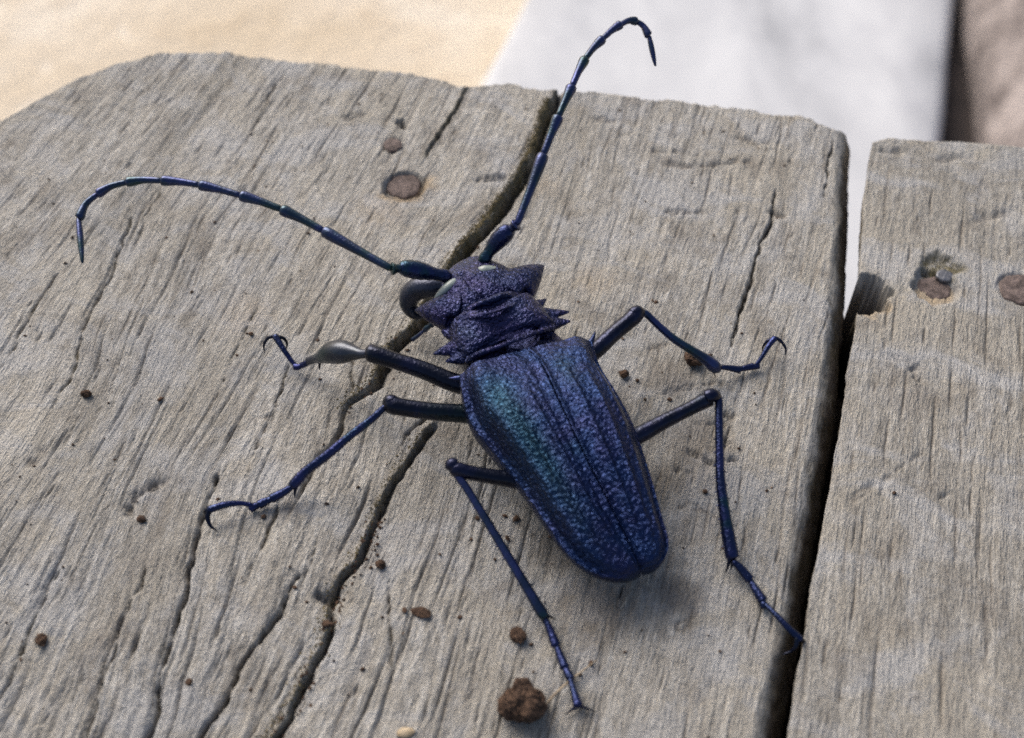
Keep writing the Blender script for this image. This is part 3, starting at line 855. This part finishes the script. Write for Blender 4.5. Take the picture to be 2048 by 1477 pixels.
def elytron(margin, label, side):
    n, m_ = 220, 70
    S = arcs(SUT, n); Mg = arcs(margin, n)
    # part the two cases slightly along the seam
    lat = Mg - S; lat[:, 2] = 0
    lat /= np.maximum(np.linalg.norm(lat, axis=1), 1e-6)[:, None]
    S = S + lat * .020
    t = np.linspace(0, 1, m_) ** .9
    V = []; sh = []
    for i in range(n):
        si = i / (n - 1)
        d = Mg[i] - S[i]
        prof = (1 - t ** (3.6 + 2.6 * float(sstep(.5, .08, np.array(si)) * sstep(0, .09, np.array(si))))) ** .66
        z = Mg[i][2] + (S[i][2] - Mg[i][2]) * prof
        wdt = np.linalg.norm(d[:2])
        k = min(1.0, wdt / .8)
        z += k * (.045 * np.exp(-((t - .30) / .045) ** 2) + .040 * np.exp(-((t - .56) / .045) ** 2) + .025 * np.exp(-((t - .76) / .04) ** 2)) * sstep(.12, .3, np.array(si)) * sstep(.95, .7, np.array(si))
        z += -k * .03 * np.exp(-((t - .09) / .06) ** 2) + k * .018 * np.exp(-(t / .016) ** 2)
        z += -k * (.08 + .10 * float(sstep(.5, .1, np.array(si)))) * np.exp(-((t - .90) / .055) ** 2) * sstep(.02, .15, np.array(si)) * sstep(1.0, .75, np.array(si))
        z += k * .05 * np.exp(-((t - .985) / .02) ** 2)
        z += k * .08 * np.exp(-((t - .75) / .16) ** 2) * sstep(.22, .04, np.array(si))      # shoulder
        row = S[i] + d * t[:, None]
        row[:, 2] = z
        # fold under
        e = row[-1]; inn = -lat[i] * min(wdt, 1.0)
        fold = np.array([e + inn * .01 + [0, 0, -.05], e + inn * .05 + [0, 0, -.11], e + inn * .22 + [0, 0, -.14]])
        f0 = row[0]; fold0 = np.array([f0 + [0, 0, -.14]])
        V.append(np.vstack([fold0, row, fold]))
        lon = si * 4.0
        if side < 0:
            w_ = .62 * np.exp(-((t - .66 + .12 * si) / .20) ** 2) * sstep(.02, .2, np.array(si)) * sstep(.95, .35, np.array(si))
        else:
            w_ = .3 * np.exp(-((t - .30) / .16) ** 2) * sstep(.06, .14, np.array(si)) * sstep(.30, .18, np.array(si))
        sh.append(np.concatenate([[0], w_, [.2, .2, 0]]))
    # front lip turned down
    lip = V[0] + np.array([0, 0, -.35]) + (V[0] - V[2]) * 1.0
    V = [lip] + V; sh = [np.zeros(len(sh[0]))] + sh
    nr, nc = len(V), len(V[0])
    V = np.vstack(V); sh = np.concatenate(sh)
    Fc = grid_faces(nr, nc)
    if side > 0: Fc = Fc[:, ::-1]
    co = V
    bmp = .004 * fbm(co[:, 0] * 14, co[:, 1] * 14, 120, 2)
    fade = np.clip(1.2 - .22 * np.repeat(np.linspace(0, 4, nr), nc), .35, 1)
    V = V.copy(); V[:, 2] += bmp * fade
    o = mesh_obj('elytron', V, Fc, M['elytron'], beetle, True, {'sheen': ('FLOAT', sh)})
    return o

elytron(ML, '', -1)
elytron(MR, '', 1)
# humeral spines on the front corners, children of the body group
for rows in ([(925, 757, 1.27, .06), (911, 757, 1.28, .035), (897, 757, 1.28, .006)], [(1180, 688, 1.27, .06), (1186, 676, 1.30, .035), (1191, 662, 1.33, .006)]):
    v, f = tube(px_ctrl(rows), 12, 10)
    mesh_obj('spine', v, f, M['leg'], beetle)

# scutellum: small raised tongue between wing cases and pronotum
def scutellum():
    n, ring = 10, 24
    c = P(1046, 683, 1.38)
    fdir = np.array([math.sin(math.radians(-22)), math.cos(math.radians(-22))]); rdir = np.array([fdir[1], -fdir[0]])
    V = []; Fc = []
    for i in range(n):
        q = i / (n - 1)
        for k in range(ring):
            t = 2 * math.pi * k / ring
            a, b_ = .27 * math.cos(t), .20 * math.sin(t)
            if b_ < 0: a *= 1 - .35 * (b_ / .20) ** 2
            e = math.sin(q * math.pi / 2)
            z = .04 * math.cos(q * math.pi / 2) ** .6 + (.025 if .75 < q < .95 else 0)
            if q == 1: z = -.12
            xy = c[:2] + rdir * a * e + fdir * b_ * e
            V.append((xy[0], xy[1], c[2] + z - .06 * (1 - e)))
    Fc = [list(map(int, f)) for f in grid_faces(n, ring, True)]
    mesh_obj('scutellum', V, Fc, M['body'], beetle, True, {'sheen': ('FLOAT', np.zeros(len(V)))})
scutellum()

# eyes: pale kidney lobes around the antenna sockets
for rows in ([(872, 603, 1.22, .05), (880, 590, 1.30, .065), (893, 577, 1.38, .075), (908, 566, 1.40, .075), (917, 558, 1.36, .03)],
             [(958, 540, 1.44, .05), (968, 541, 1.46, .085), (984, 542, 1.43, .085), (1000, 546, 1.37, .07), (1012, 551, 1.29, .03)]):
    v, f = tube(px_ctrl(rows), 22, 14, .9)
    mesh_obj('eye', v, f, M['eye'], beetle)

# mandibles: thick hooks
v, f = tube(px_ctrl([(890, 572, .92, .20), (862, 574, .90, .19), (836, 578, .80, .19), (821, 592, .66, .175), (818, 610, .52, .15), (828, 626, .42, .11), (846, 634, .36, .05)]), 40, 20)
mesh_obj('mandible', v, f, M['mandible'], beetle)
v, f = tube(px_ctrl([(975, 545, .85, .18), (992, 548, .72, .17), (1000, 560, .55, .15), (996, 574, .40, .10), (985, 582, .30, .04)]), 30, 18)
mesh_obj('mandible', v, f, M['mandible'], beetle)
# feeler below the mouth
pal = empty('palp', (0, 0, 0)); pal.parent = beetle
pal.location = (0, 0, 0)
for rows in ([(884, 630, .75, .04), (872, 640, .62, .045), (862, 651, .50, .055)], [(862, 651, .50, .03), (854, 656, .42, .05), (849, 661, .36, .045)], [(849, 661, .36, .025), (838, 670, .26, .032), (825, 680, .14, .04)]):
    v, f = tube(px_ctrl(rows), 12, 10)
    mesh_obj('palp_segment', v, f, M['antenna'], pal)

def antenna(base, joints, r0, r1):
    """base: scape rows; joints: px, py, z of every joint after the pedicel"""
    a = empty('antenna', (0, 0, 0)); a.parent = beetle; a.location = (0, 0, 0)
    v, f = tube(px_ctrl(base), 26, 16, 1.0, .03)
    mesh_obj('antenna_segment', v, f, M['leg'], a)
    n = len(joints) - 1
    for i in range(n):
        p0, p1 = P(*joints[i]), P(*joints[i + 1])
        r = r0 + (r1 - r0) * i / max(1, n - 1)
        nxt = P(*joints[i + 2]) if i + 2 <= n else None
        prv = P(*joints[i - 1]) if i > 0 else None
        mid = (p0 + p1) / 2
        # bow each joint a little along the curve
        if prv is not None and nxt is not None:
            mid = mid + ((p0 + p1) - (prv + nxt)) / 16
        last = i == n - 1
        rows = [list(p0) + [r * .52], list(p0 * .93 + p1 * .07) + [r * .80], list(mid) + [r * .96], list(p0 * .07 + p1 * .93) + [r * (1.34 if not last else .5)], list(p1) + [r * (.95 if not last else .12)]]
        rows[2][:3] = mid
        v, f = tube(np.array(rows), 22, 12)
        mesh_obj('antenna_segment', v, f, M['antenna'], a)
    return a

antenna([(900, 556, 1.35, .07), (890, 552, 1.42, .11), (872, 549, 1.50, .10), (840, 542, 1.60, .145), (812, 537, 1.68, .135), (800, 536, 1.72, .09)],
        [(802, 537, 1.72), (783, 538, 1.76), (647, 462, 1.95), (563, 419, 2.1), (481, 391, 2.2), (399, 370, 2.25), (323, 361, 2.25), (253, 364, 2.2), (194, 388, 2.1), (157, 437, 1.95), (165, 527, 1.75)], .078, .055)
antenna([(963, 530, 1.30, .07), (970, 518, 1.40, .11), (978, 505, 1.50, .095), (996, 482, 1.66, .145), (1014, 464, 1.80, .14), (1022, 456, 1.86, .085)],
        [(1020, 460, 1.85), (1034, 449, 1.95), (1087, 309, 2.5), (1117, 233, 2.8), (1144, 173, 3.0), (1170, 118, 3.15), (1205, 78, 3.25), (1241, 49, 3.3), (1273, 42, 3.25), (1298, 72, 3.1), (1311, 133, 2.8)], .080, .050)

def leg(femur, tibia, tarsi, claws, spurs, tib_mat='leg', knee=None):
    a = empty('leg', (0, 0, 0)); a.parent = beetle; a.location = (0, 0, 0)
    fc = px_ctrl(femur); fc[:, 3] *= .88
    v, f = tube(fc, 30, 18, 1.08); mesh_obj('femur', v, f, M['femur'], a)
    if knee:
        kc = px_ctrl(knee); kc[:, 3] *= .80
        v, f = tube(kc, 12, 14); mesh_obj('knee', v, f, M['femur'], a)
    tc = px_ctrl(tibia); tc[:, 3] *= .84 if tib_mat != 'tibia_pale' else 1.0
    v, f = tube(tc, 40, 16, 1.0, .02)
    if tib_mat != 'tibia_pale':
        sp_ = catmull(tc, 26)
        for q in range(7, 25):                      # row of small spines along the shin
            d_ = sp_[q, :3] - sp_[q - 1, :3]; d_ /= np.linalg.norm(d_)
            sd_ = np.cross(d_, [0, 0, 1.0]); sd_ /= np.linalg.norm(sd_)
            sd_ = sd_ * (1 if q % 2 else -1)
            p_ = sp_[q, :3] + sd_ * sp_[q, 3] * .8
            e_ = sp_[q, :3] + sd_ * (sp_[q, 3] + .035) + d_ * .03
            v2, f2 = tube(np.array([list(p_) + [.014], list(e_) + [.002]]), 3, 5)
            f = f + [[w + len(v) for w in g_] for g_ in f2]; v = np.vstack([v, v2])
    mesh_obj('tibia', v, f, M[tib_mat], a)
    for rows in tarsi:
        rc = px_ctrl(rows); rc[:, 3] *= .88
        v, f = tube(rc, 16, 12); mesh_obj('tarsus_segment', v, f, M['leg'], a)
    for rows in claws:
        v, f = tube(px_ctrl(rows), 16, 8); mesh_obj('claw', v, f, M['femur'], a)
    for rows in spurs:
        v, f = tube(px_ctrl(rows), 8, 8); mesh_obj('spur', v, f, M['femur'], a)

# left fore leg with its swollen shin
leg([(985, 780, .85, .17), (915, 768, .95, .165), (850, 742, 1.05, .155), (790, 722, 1.12, .145), (752, 710, 1.15, .155), (737, 707, 1.15, .14)],
    [(738, 707, 1.15, .075), (724, 708, 1.10, .075), (708, 706, 1.02, .12), (686, 704, .92, .185), (664, 706, .80, .18), (646, 713, .64, .12), (632, 718, .48, .075), (618, 722, .34, .07)],
    [[(622, 721, .36, .05), (612, 727, .26, .06), (604, 731, .20, .06)], [(604, 731, .2, .04), (597, 734, .16, .06), (590, 734, .14, .07)],
     [(592, 733, .15, .04), (580, 718, .22, .045), (564, 694, .32, .055), (550, 672, .38, .065)]],
    [[(550, 673, .38, .035), (537, 676, .36, .028), (528, 690, .26, .02), (529, 706, .14, .006)], [(553, 674, .38, .035), (567, 677, .34, .028), (574, 688, .24, .02), (572, 700, .14, .006)]],
    [[(640, 722, .44, .03), (639, 732, .34, .022), (639, 741, .26, .004)]], 'tibia_pale', [(750, 709, 1.15, .165), (740, 706, 1.15, .175), (733, 705, 1.15, .12)])
# left middle leg
leg([(995, 835, .85, .17), (930, 828, .92, .16), (870, 824, 1.0, .150), (810, 816, 1.06, .145), (785, 811, 1.08, .155), (775, 808, 1.08, .13)],
    [(776, 810, 1.08, .06), (764, 820, 1.03, .065), (742, 840, .94, .07), (700, 872, .78, .075), (655, 910, .60, .085), (615, 940, .44, .085), (594, 962, .32, .10), (584, 973, .26, .085)],
    [[(586, 972, .26, .05), (570, 983, .20, .07), (543, 998, .14, .085)], [(545, 997, .14, .05), (530, 1004, .11, .075), (518, 1010, .09, .08)], [(520, 1009, .09, .05), (508, 1014, .08, .07), (500, 1018, .07, .07)],
     [(505, 1011, .12, .04), (480, 1007, .18, .045), (450, 1010, .24, .06), (417, 1020, .22, .065)]],
    [[(420, 1019, .22, .05), (415, 1034, .16, .04), (421, 1052, .10, .025), (436, 1064, .05, .005)], [(418, 1019, .22, .04), (411, 1022, .20, .03), (409, 1028, .16, .006)]],
    [[(592, 972, .28, .03), (590, 985, .2, .022), (589, 998, .14, .004)]], 'leg', [(788, 806, 1.12, .14), (780, 804, 1.12, .14), (772, 806, 1.08, .10)])
# left hind leg
leg([(1090, 975, .75, .16), (1035, 962, .80, .14), (985, 954, .88, .125), (940, 946, .95, .12), (915, 940, 1.0, .13), (906, 937, 1.0, .11)],
    [(905, 932, 1.02, .085), (912, 946, .97, .075), (935, 980, .88, .07), (975, 1045, .70, .072), (1020, 1120, .50, .078), (1055, 1178, .34, .085), (1080, 1220, .22, .095), (1090, 1235, .18, .085)],
    [[(1089, 1234, .18, .045), (1099, 1258, .14, .06), (1112, 1292, .10, .08)], [(1112, 1290, .1, .045), (1119, 1308, .09, .06), (1130, 1336, .08, .08)], [(1130, 1334, .08, .05), (1135, 1346, .08, .065), (1142, 1358, .08, .07)],
     [(1138, 1350, .09, .04), (1146, 1378, .10, .05), (1156, 1412, .09, .08)]],
    [[(1158, 1412, .09, .025), (1170, 1416, .06, .02), (1192, 1424, .01, .005)], [(1154, 1413, .09, .025), (1144, 1420, .06, .02), (1130, 1430, .01, .005)]],
    [[(1094, 1232, .2, .025), (1102, 1235, .16, .018), (1112, 1240, .12, .004)], [(1086, 1236, .2, .025), (1086, 1242, .14, .018), (1087, 1249, .1, .004)]], 'antenna',
    [(912, 930, 1.05, .11), (904, 929, 1.06, .12), (900, 936, 1.0, .10)])
# right front leg
leg([(1140, 735, .85, .17), (1190, 702, .92, .155), (1225, 670, 1.0, .145), (1255, 645, 1.08, .145), (1270, 632, 1.12, .15), (1280, 626, 1.12, .11)],
    [(1276, 625, 1.14, .075), (1292, 628, 1.08, .07), (1310, 645, .98, .07), (1345, 676, .80, .075), (1385, 702, .58, .085), (1412, 720, .42, .11), (1428, 733, .30, .13), (1438, 738, .24, .09)],
    [[(1436, 734, .24, .045), (1455, 736, .18, .055), (1480, 740, .12, .075)], [(1478, 739, .12, .045), (1492, 736, .11, .06), (1506, 733, .10, .07)], [(1504, 734, .1, .05), (1512, 733, .09, .06), (1518, 733, .08, .05)],
     [(1512, 731, .11, .04), (1524, 714, .20, .042), (1536, 694, .28, .052), (1550, 676, .34, .062)]],
    [[(1550, 676, .34, .035), (1562, 683, .30, .028), (1571, 697, .20, .02), (1571, 713, .10, .005)], [(1547, 677, .34, .035), (1534, 683, .28, .026), (1526, 694, .2, .018), (1525, 702, .14, .005)]],
    [[(1428, 736, .28, .03), (1428, 745, .22, .02), (1429, 752, .18, .004)]], 'antenna', [(1264, 630, 1.16, .13), (1274, 624, 1.17, .13), (1284, 625, 1.12, .09)])
# right hind leg
leg([(1215, 900, .8, .16), (1275, 872, .86, .15), (1325, 845, .94, .13), (1375, 820, 1.02, .12), (1408, 803, 1.08, .13), (1422, 798, 1.10, .12)],
    [(1432, 790, 1.12, .07), (1437, 800, 1.08, .075), (1438, 840, .98, .072), (1439, 900, .82, .075), (1441, 960, .66, .085), (1449, 1025, .48, .10), (1458, 1080, .33, .12), (1465, 1116, .24, .12)],
    [[(1466, 1122, .24, .05), (1480, 1136, .19, .07), (1500, 1160, .13, .085)], [(1500, 1160, .13, .045), (1510, 1178, .11, .065), (1526, 1202, .09, .085)], [(1524, 1201, .09, .05), (1527, 1209, .08, .07), (1529, 1216, .07, .06)],
     [(1529, 1208, .10, .04), (1552, 1230, .14, .045), (1576, 1256, .12, .055), (1602, 1280, .06, .06)]],
    [[(1594, 1276, .08, .04), (1592, 1292, .02, .034), (1582, 1303, -.06, .022), (1564, 1309, -.1, .005)], [(1602, 1279, .06, .035), (1608, 1284, .0, .025), (1606, 1292, -.08, .006)]],
    [[(1459, 1116, .26, .03), (1456, 1132, .16, .022), (1450, 1148, .08, .004)], [(1466, 1118, .24, .03), (1464, 1130, .16, .022), (1462, 1140, .1, .004)]], 'leg',
    [(1412, 795, 1.15, .13), (1424, 791, 1.17, .135), (1434, 794, 1.1, .10)])

# ------------------------------------------------------------------ soil, seed, straw and moss on the planks
def surf(px, py):
    """point on the plank surface under a pixel (cm)"""
    u, v = UV(px, py)
    a = np.array([u]), np.array([v])
    z = (left_height(*a) if u < uR0 + .4 else right_height(*a))[0][0]
    p = P(px, py, z)
    return p

def clod(name, px, py, r, mat, seed, squash=.75, rough=.35, sub=3, stretch=1.0, ang=0.0):
    p = surf(px, py)
    bm = bmesh.new(); bmesh.ops.create_icosphere(bm, subdivisions=sub, radius=1.0)
    c = np.array([w.co[:] for w in bm.verts]); ff = [[w.index for w in f.verts] for f in bm.faces]; bm.free()
    k = 1 + rough * 2 * fbm(c[:, 0] * 1.3 + seed * 3.1 + c[:, 2], c[:, 1] * 1.3 + seed, 200 + seed, 4) + rough * .9 * fbm(c[:, 0] * 5 + c[:, 2] * 4, c[:, 1] * 5 - c[:, 2] * 4 + seed, 300 + seed, 3)
    c = c * k[:, None] * r
    c[:, 0] *= stretch; c[:, 2] *= squash
    ca, sa = math.cos(ang), math.sin(ang)
    c = np.column_stack([c[:, 0] * ca - c[:, 1] * sa, c[:, 0] * sa + c[:, 1] * ca, c[:, 2]])
    base = c[:, 2].min()
    return mesh_obj(name, c + np.array([p[0], p[1], p[2] - base * .8]), ff, mat, None, sub < 4)

o = clod('soil_clod', 1042, 1422, .245, M['soil'], 1, .95, .58, 5, 1.05, .5)
setp(o, 'large crumbly dark brown soil clod beside the beetle hind foot', 'soil clod')
o = clod('soil_clod', 1036, 1276, .095, M['soil'], 2, .8, .55, 4, 1.2, -.6)
setp(o, 'small brown double soil lump near the beetle hind shin', 'soil clod')
o = clod('soil_clod', 1385, 727, .13, M['soil'], 3, .75, .6, 4, 1.1, .3)
setp(o, 'reddish brown soil lump under the shin of a beetle front leg', 'soil clod')
o = clod('soil_clod', 1247, 751, .07, M['soil'], 4, .75, .6, 4)
setp(o, 'dark soil lump beside the beetle shoulder', 'soil clod')
o = clod('soil_clod', 843, 1228, .075, M['soil'], 5, .5, .5, 4, 1.9, -.3)
setp(o, 'thin flake of brown soil on open bare wood', 'soil clod')
o = clod('soil_clod', 761, 1132, .065, M['soil'], 6, .75, .6, 4)
setp(o, 'soil lump on the bank of the deep crack', 'soil clod')
o = clod('soil_clod', 85, 1284, .075, M['soil'], 7, .75, .6, 4)
setp(o, 'dark soil lump at the slanted side of the cracked plank', 'soil clod')
o = clod('soil_clod', 175, 792, .075, M['soil'], 8, .75, .6, 4)
setp(o, 'dark soil lump alone on smooth grey wood', 'soil clod')
crumbs = {
 'tiny soil crumb on the wood between the hind shin and the wing cases': [(955, 1039, .055), (942, 1080, .04), (1010, 1033, .045), (1033, 1040, .075), (1015, 1078, .045), (1100, 1075, .04), (990, 1120, .03)],
 'soil crumb lodged in the deep open crack': [(656, 1250, .09), (660, 1268, .06), (640, 1304, .06)],
 'tiny soil crumb around the big soil clod and the small double lump': [(1062, 1290, .04), (1182, 1328, .05), (1160, 1350, .04), (1066, 1345, .03)],
 'tiny soil crumb between the two spread legs beside the wing case edge': [(1340, 800, .05), (1275, 762, .05), (1290, 800, .035), (1420, 712, .04)],
 'soil crumb beside the spiny neck shield of the beetle': [(1313, 607, .06)],
 'soil crumb at the lip of the small rotten pit in the wood': [(284, 1040, .09)],
 'reddish soil crumb near the claws of the middle leg': [(527, 1035, .06)],
 'tiny soil crumb beside the thin brown soil flake': [(809, 1222, .05), (919, 1236, .04)],
 'soil crumb on the ridge between two long cracks': [(380, 1366, .07), (590, 1176, .04)],
 'soil crumb in front of the claws of the swollen front leg': [(503, 670, .06), (474, 712, .035)],
 'orange brown crumb on smooth silver wood below an antenna': [(322, 800, .05)],
 'tiny soil crumb under the thighs beside the upper crack': [(820, 806, .05), (640, 760, .03)],
 'soil crumb beside the hair thin straight crack': [(725, 1340, .05), (880, 1110, .03)],
 'tiny dark crumb on the smooth sawn plank': [(1788, 987, .035)],
 'soil crumb on the blotchy wood by the long hind shin': [(1410, 985, .05), (1250, 1305, .03)],
 'lone tiny crumb beside the wavy crack': [(146, 890, .035)],
}
i = 0
for lab, lst in crumbs.items():
    for (x, y, r) in lst:
        o = clod('soil_crumb', x, y, r * .62, M['soil'], 20 + i, .65, .62, 3, 1.0 + .6 * ((i * 7) % 5) / 5, i * 1.3)
        setp(o, lab, 'soil crumb', 'soil crumbs scattered on the planks')
        i += 1
o = clod('seed', 812, 1468, .072, M['seed'], 70, .6, .14, 3, 1.7, .1)
setp(o, 'pale straw coloured seed lying on the cracked plank', 'seed')
p0, p1, p2 = surf(1062, 1448), surf(1120, 1385), surf(1192, 1325)
v, f = tube(np.array([list(p0 + [0, 0, .06]) + [.022], list(p1 + [0, 0, .10]) + [.018], list(p2 + [0, 0, .06]) + [.008]]), 24, 8)
setp(mesh_obj('straw', v, f, M['straw']), 'thin dry stalk lying beside the large soil clod', 'straw')

def on_board(q):
    return (q[:, 0] < np.interp(q[:, 1], eR[:, 1], eR[:, 0]) - .15) & (q[:, 1] < np.interp(q[:, 0], eT[:, 0], eT[:, 1]) - .3)

def scatter(name, pts_fn, count, mat, seed, label, cat, size):
    rd = random.Random(seed); V = []; Fc = []
    U_ = []; S_ = []
    for i in range(count):
        q = pts_fn(rd)
        U_.append(q[:2]); S_.append(q[2])
    U_ = np.array(U_)
    ok = on_board(U_); U_ = U_[ok]; S_ = np.array(S_)[ok]; count = len(U_)
    z = left_height(U_[:, 0], U_[:, 1])[0]
    xy = U_[:, :1] * UA + U_[:, 1:] * VA
    base = np.array([(1, 0, 0), (-1, 0, 0), (0, 1, 0), (0, -1, 0), (0, 0, 1), (0, 0, -1)], float)
    tri = [(0, 2, 4), (2, 1, 4), (1, 3, 4), (3, 0, 4), (2, 0, 5), (1, 2, 5), (3, 1, 5), (0, 3, 5)]
    for i in range(count):
        s = S_[i] * size
        b = base * np.array([s * rd.uniform(.5, 1.4), s * rd.uniform(.5, 1.4), s * rd.uniform(.5, 1.2)])
        b = b + np.array([rd.uniform(-.3, .3) * s for _ in range(18)]).reshape(6, 3)
        o_ = len(V)
        V += (b + np.array([xy[i, 0], xy[i, 1], z[i] + s * .3])).tolist()
        Fc += [[a + o_, b2 + o_, c2 + o_] for a, b2, c2 in tri]
    o = mesh_obj(name, V, Fc, mat, None, False)
    setp(o, label, cat, kind='stuff')

polyB = pl(CR[0][1]); polyC = pl(CR[2][1])
def along(poly):
    d = np.linalg.norm(np.diff(poly, axis=0), axis=1); L = np.concatenate([[0], np.cumsum(d)])
    def fn(rd, off, spread, a=0, b=1):
        s = L[-1] * rd.uniform(a, b); i = min(np.searchsorted(L, s) - 1, len(d) - 1); i = max(i, 0)
        t = (s - L[i]) / d[i]; q = poly[i] + (poly[i + 1] - poly[i]) * t
        return q[0] + off + rd.gauss(0, spread), q[1] + rd.gauss(0, .03), s
    return fn
aB, aC = along(polyB), along(polyC)
def moss_pt(rd):
    if rd.random() < .72: x, y, s = aB(rd, -.10, .06, 0, .62)
    elif rd.random() < .5: x, y, s = aB(rd, -.07, .06, .6, 1)
    else: x, y, s = aC(rd, -.06, .06)
    return x, y, rd.uniform(.4, 1.0) ** 1.5
scatter('moss', moss_pt, 6500, M['moss'], 5, 'olive brown moss crust along the bank of the deep crack', 'moss', .019)
def grit_pt(rd):
    r = rd.random()
    if r < .35: x, y, s = aC(rd, .04, .07, .3, 1)
    elif r < .5: x, y, s = aB(rd, .05, .06, .5, 1)
    else: x, y = rd.uniform(-14, 3), rd.uniform(3, 18)
    return x, y, rd.uniform(.3, 1.0) ** 2
scatter('soil_grit', grit_pt, 900, M['soil'], 6, 'fine dark soil grit dusted over the cracked plank', 'soil grit', .036)

def fibres():
    """loose pale wood fibres lifting off the weathered surface"""
    rd = random.Random(12); n = 1100
    U_ = np.array([(rd.uniform(-14.5, 3.2), rd.uniform(3, 19.5)) for _ in range(n)])
    U_ = U_[on_board(U_)]; n = len(U_)
    z, g, *_ = left_height(U_[:, 0], U_[:, 1])
    V = []; Fc = []
    for i in range(n):
        ln = rd.uniform(.02, .09); a = rd.gauss(0, .35); w = rd.uniform(.003, .006)
        dv = np.array([math.sin(a), math.cos(a)]); c = U_[i]
        pts = []
        for t in (-1, -.3, .4, 1):
            q = c + dv * ln * t; xy = q[0] * UA + q[1] * VA
            pts.append(np.array([xy[0], xy[1], z[i] + .012 + .03 * abs(t) * rd.random()]))
        o_ = len(V)
        for p in pts:
            V += [p + [w, 0, 0], p + [-w * .5, w * .8, 0], p + [-w * .5, 0, w * 1.2]]
        for k in range(3):
            for j in range(3):
                j2 = (j + 1) % 3
                Fc.append([o_ + k * 3 + j, o_ + k * 3 + j2, o_ + k * 3 + 3 + j2, o_ + k * 3 + 3 + j])
    setp(mesh_obj('wood_fibre_dust', V, Fc, M['fibre'], None, False), 'pale loose wood fibres on the weathered plank face', 'dust', kind='stuff')
fibres()
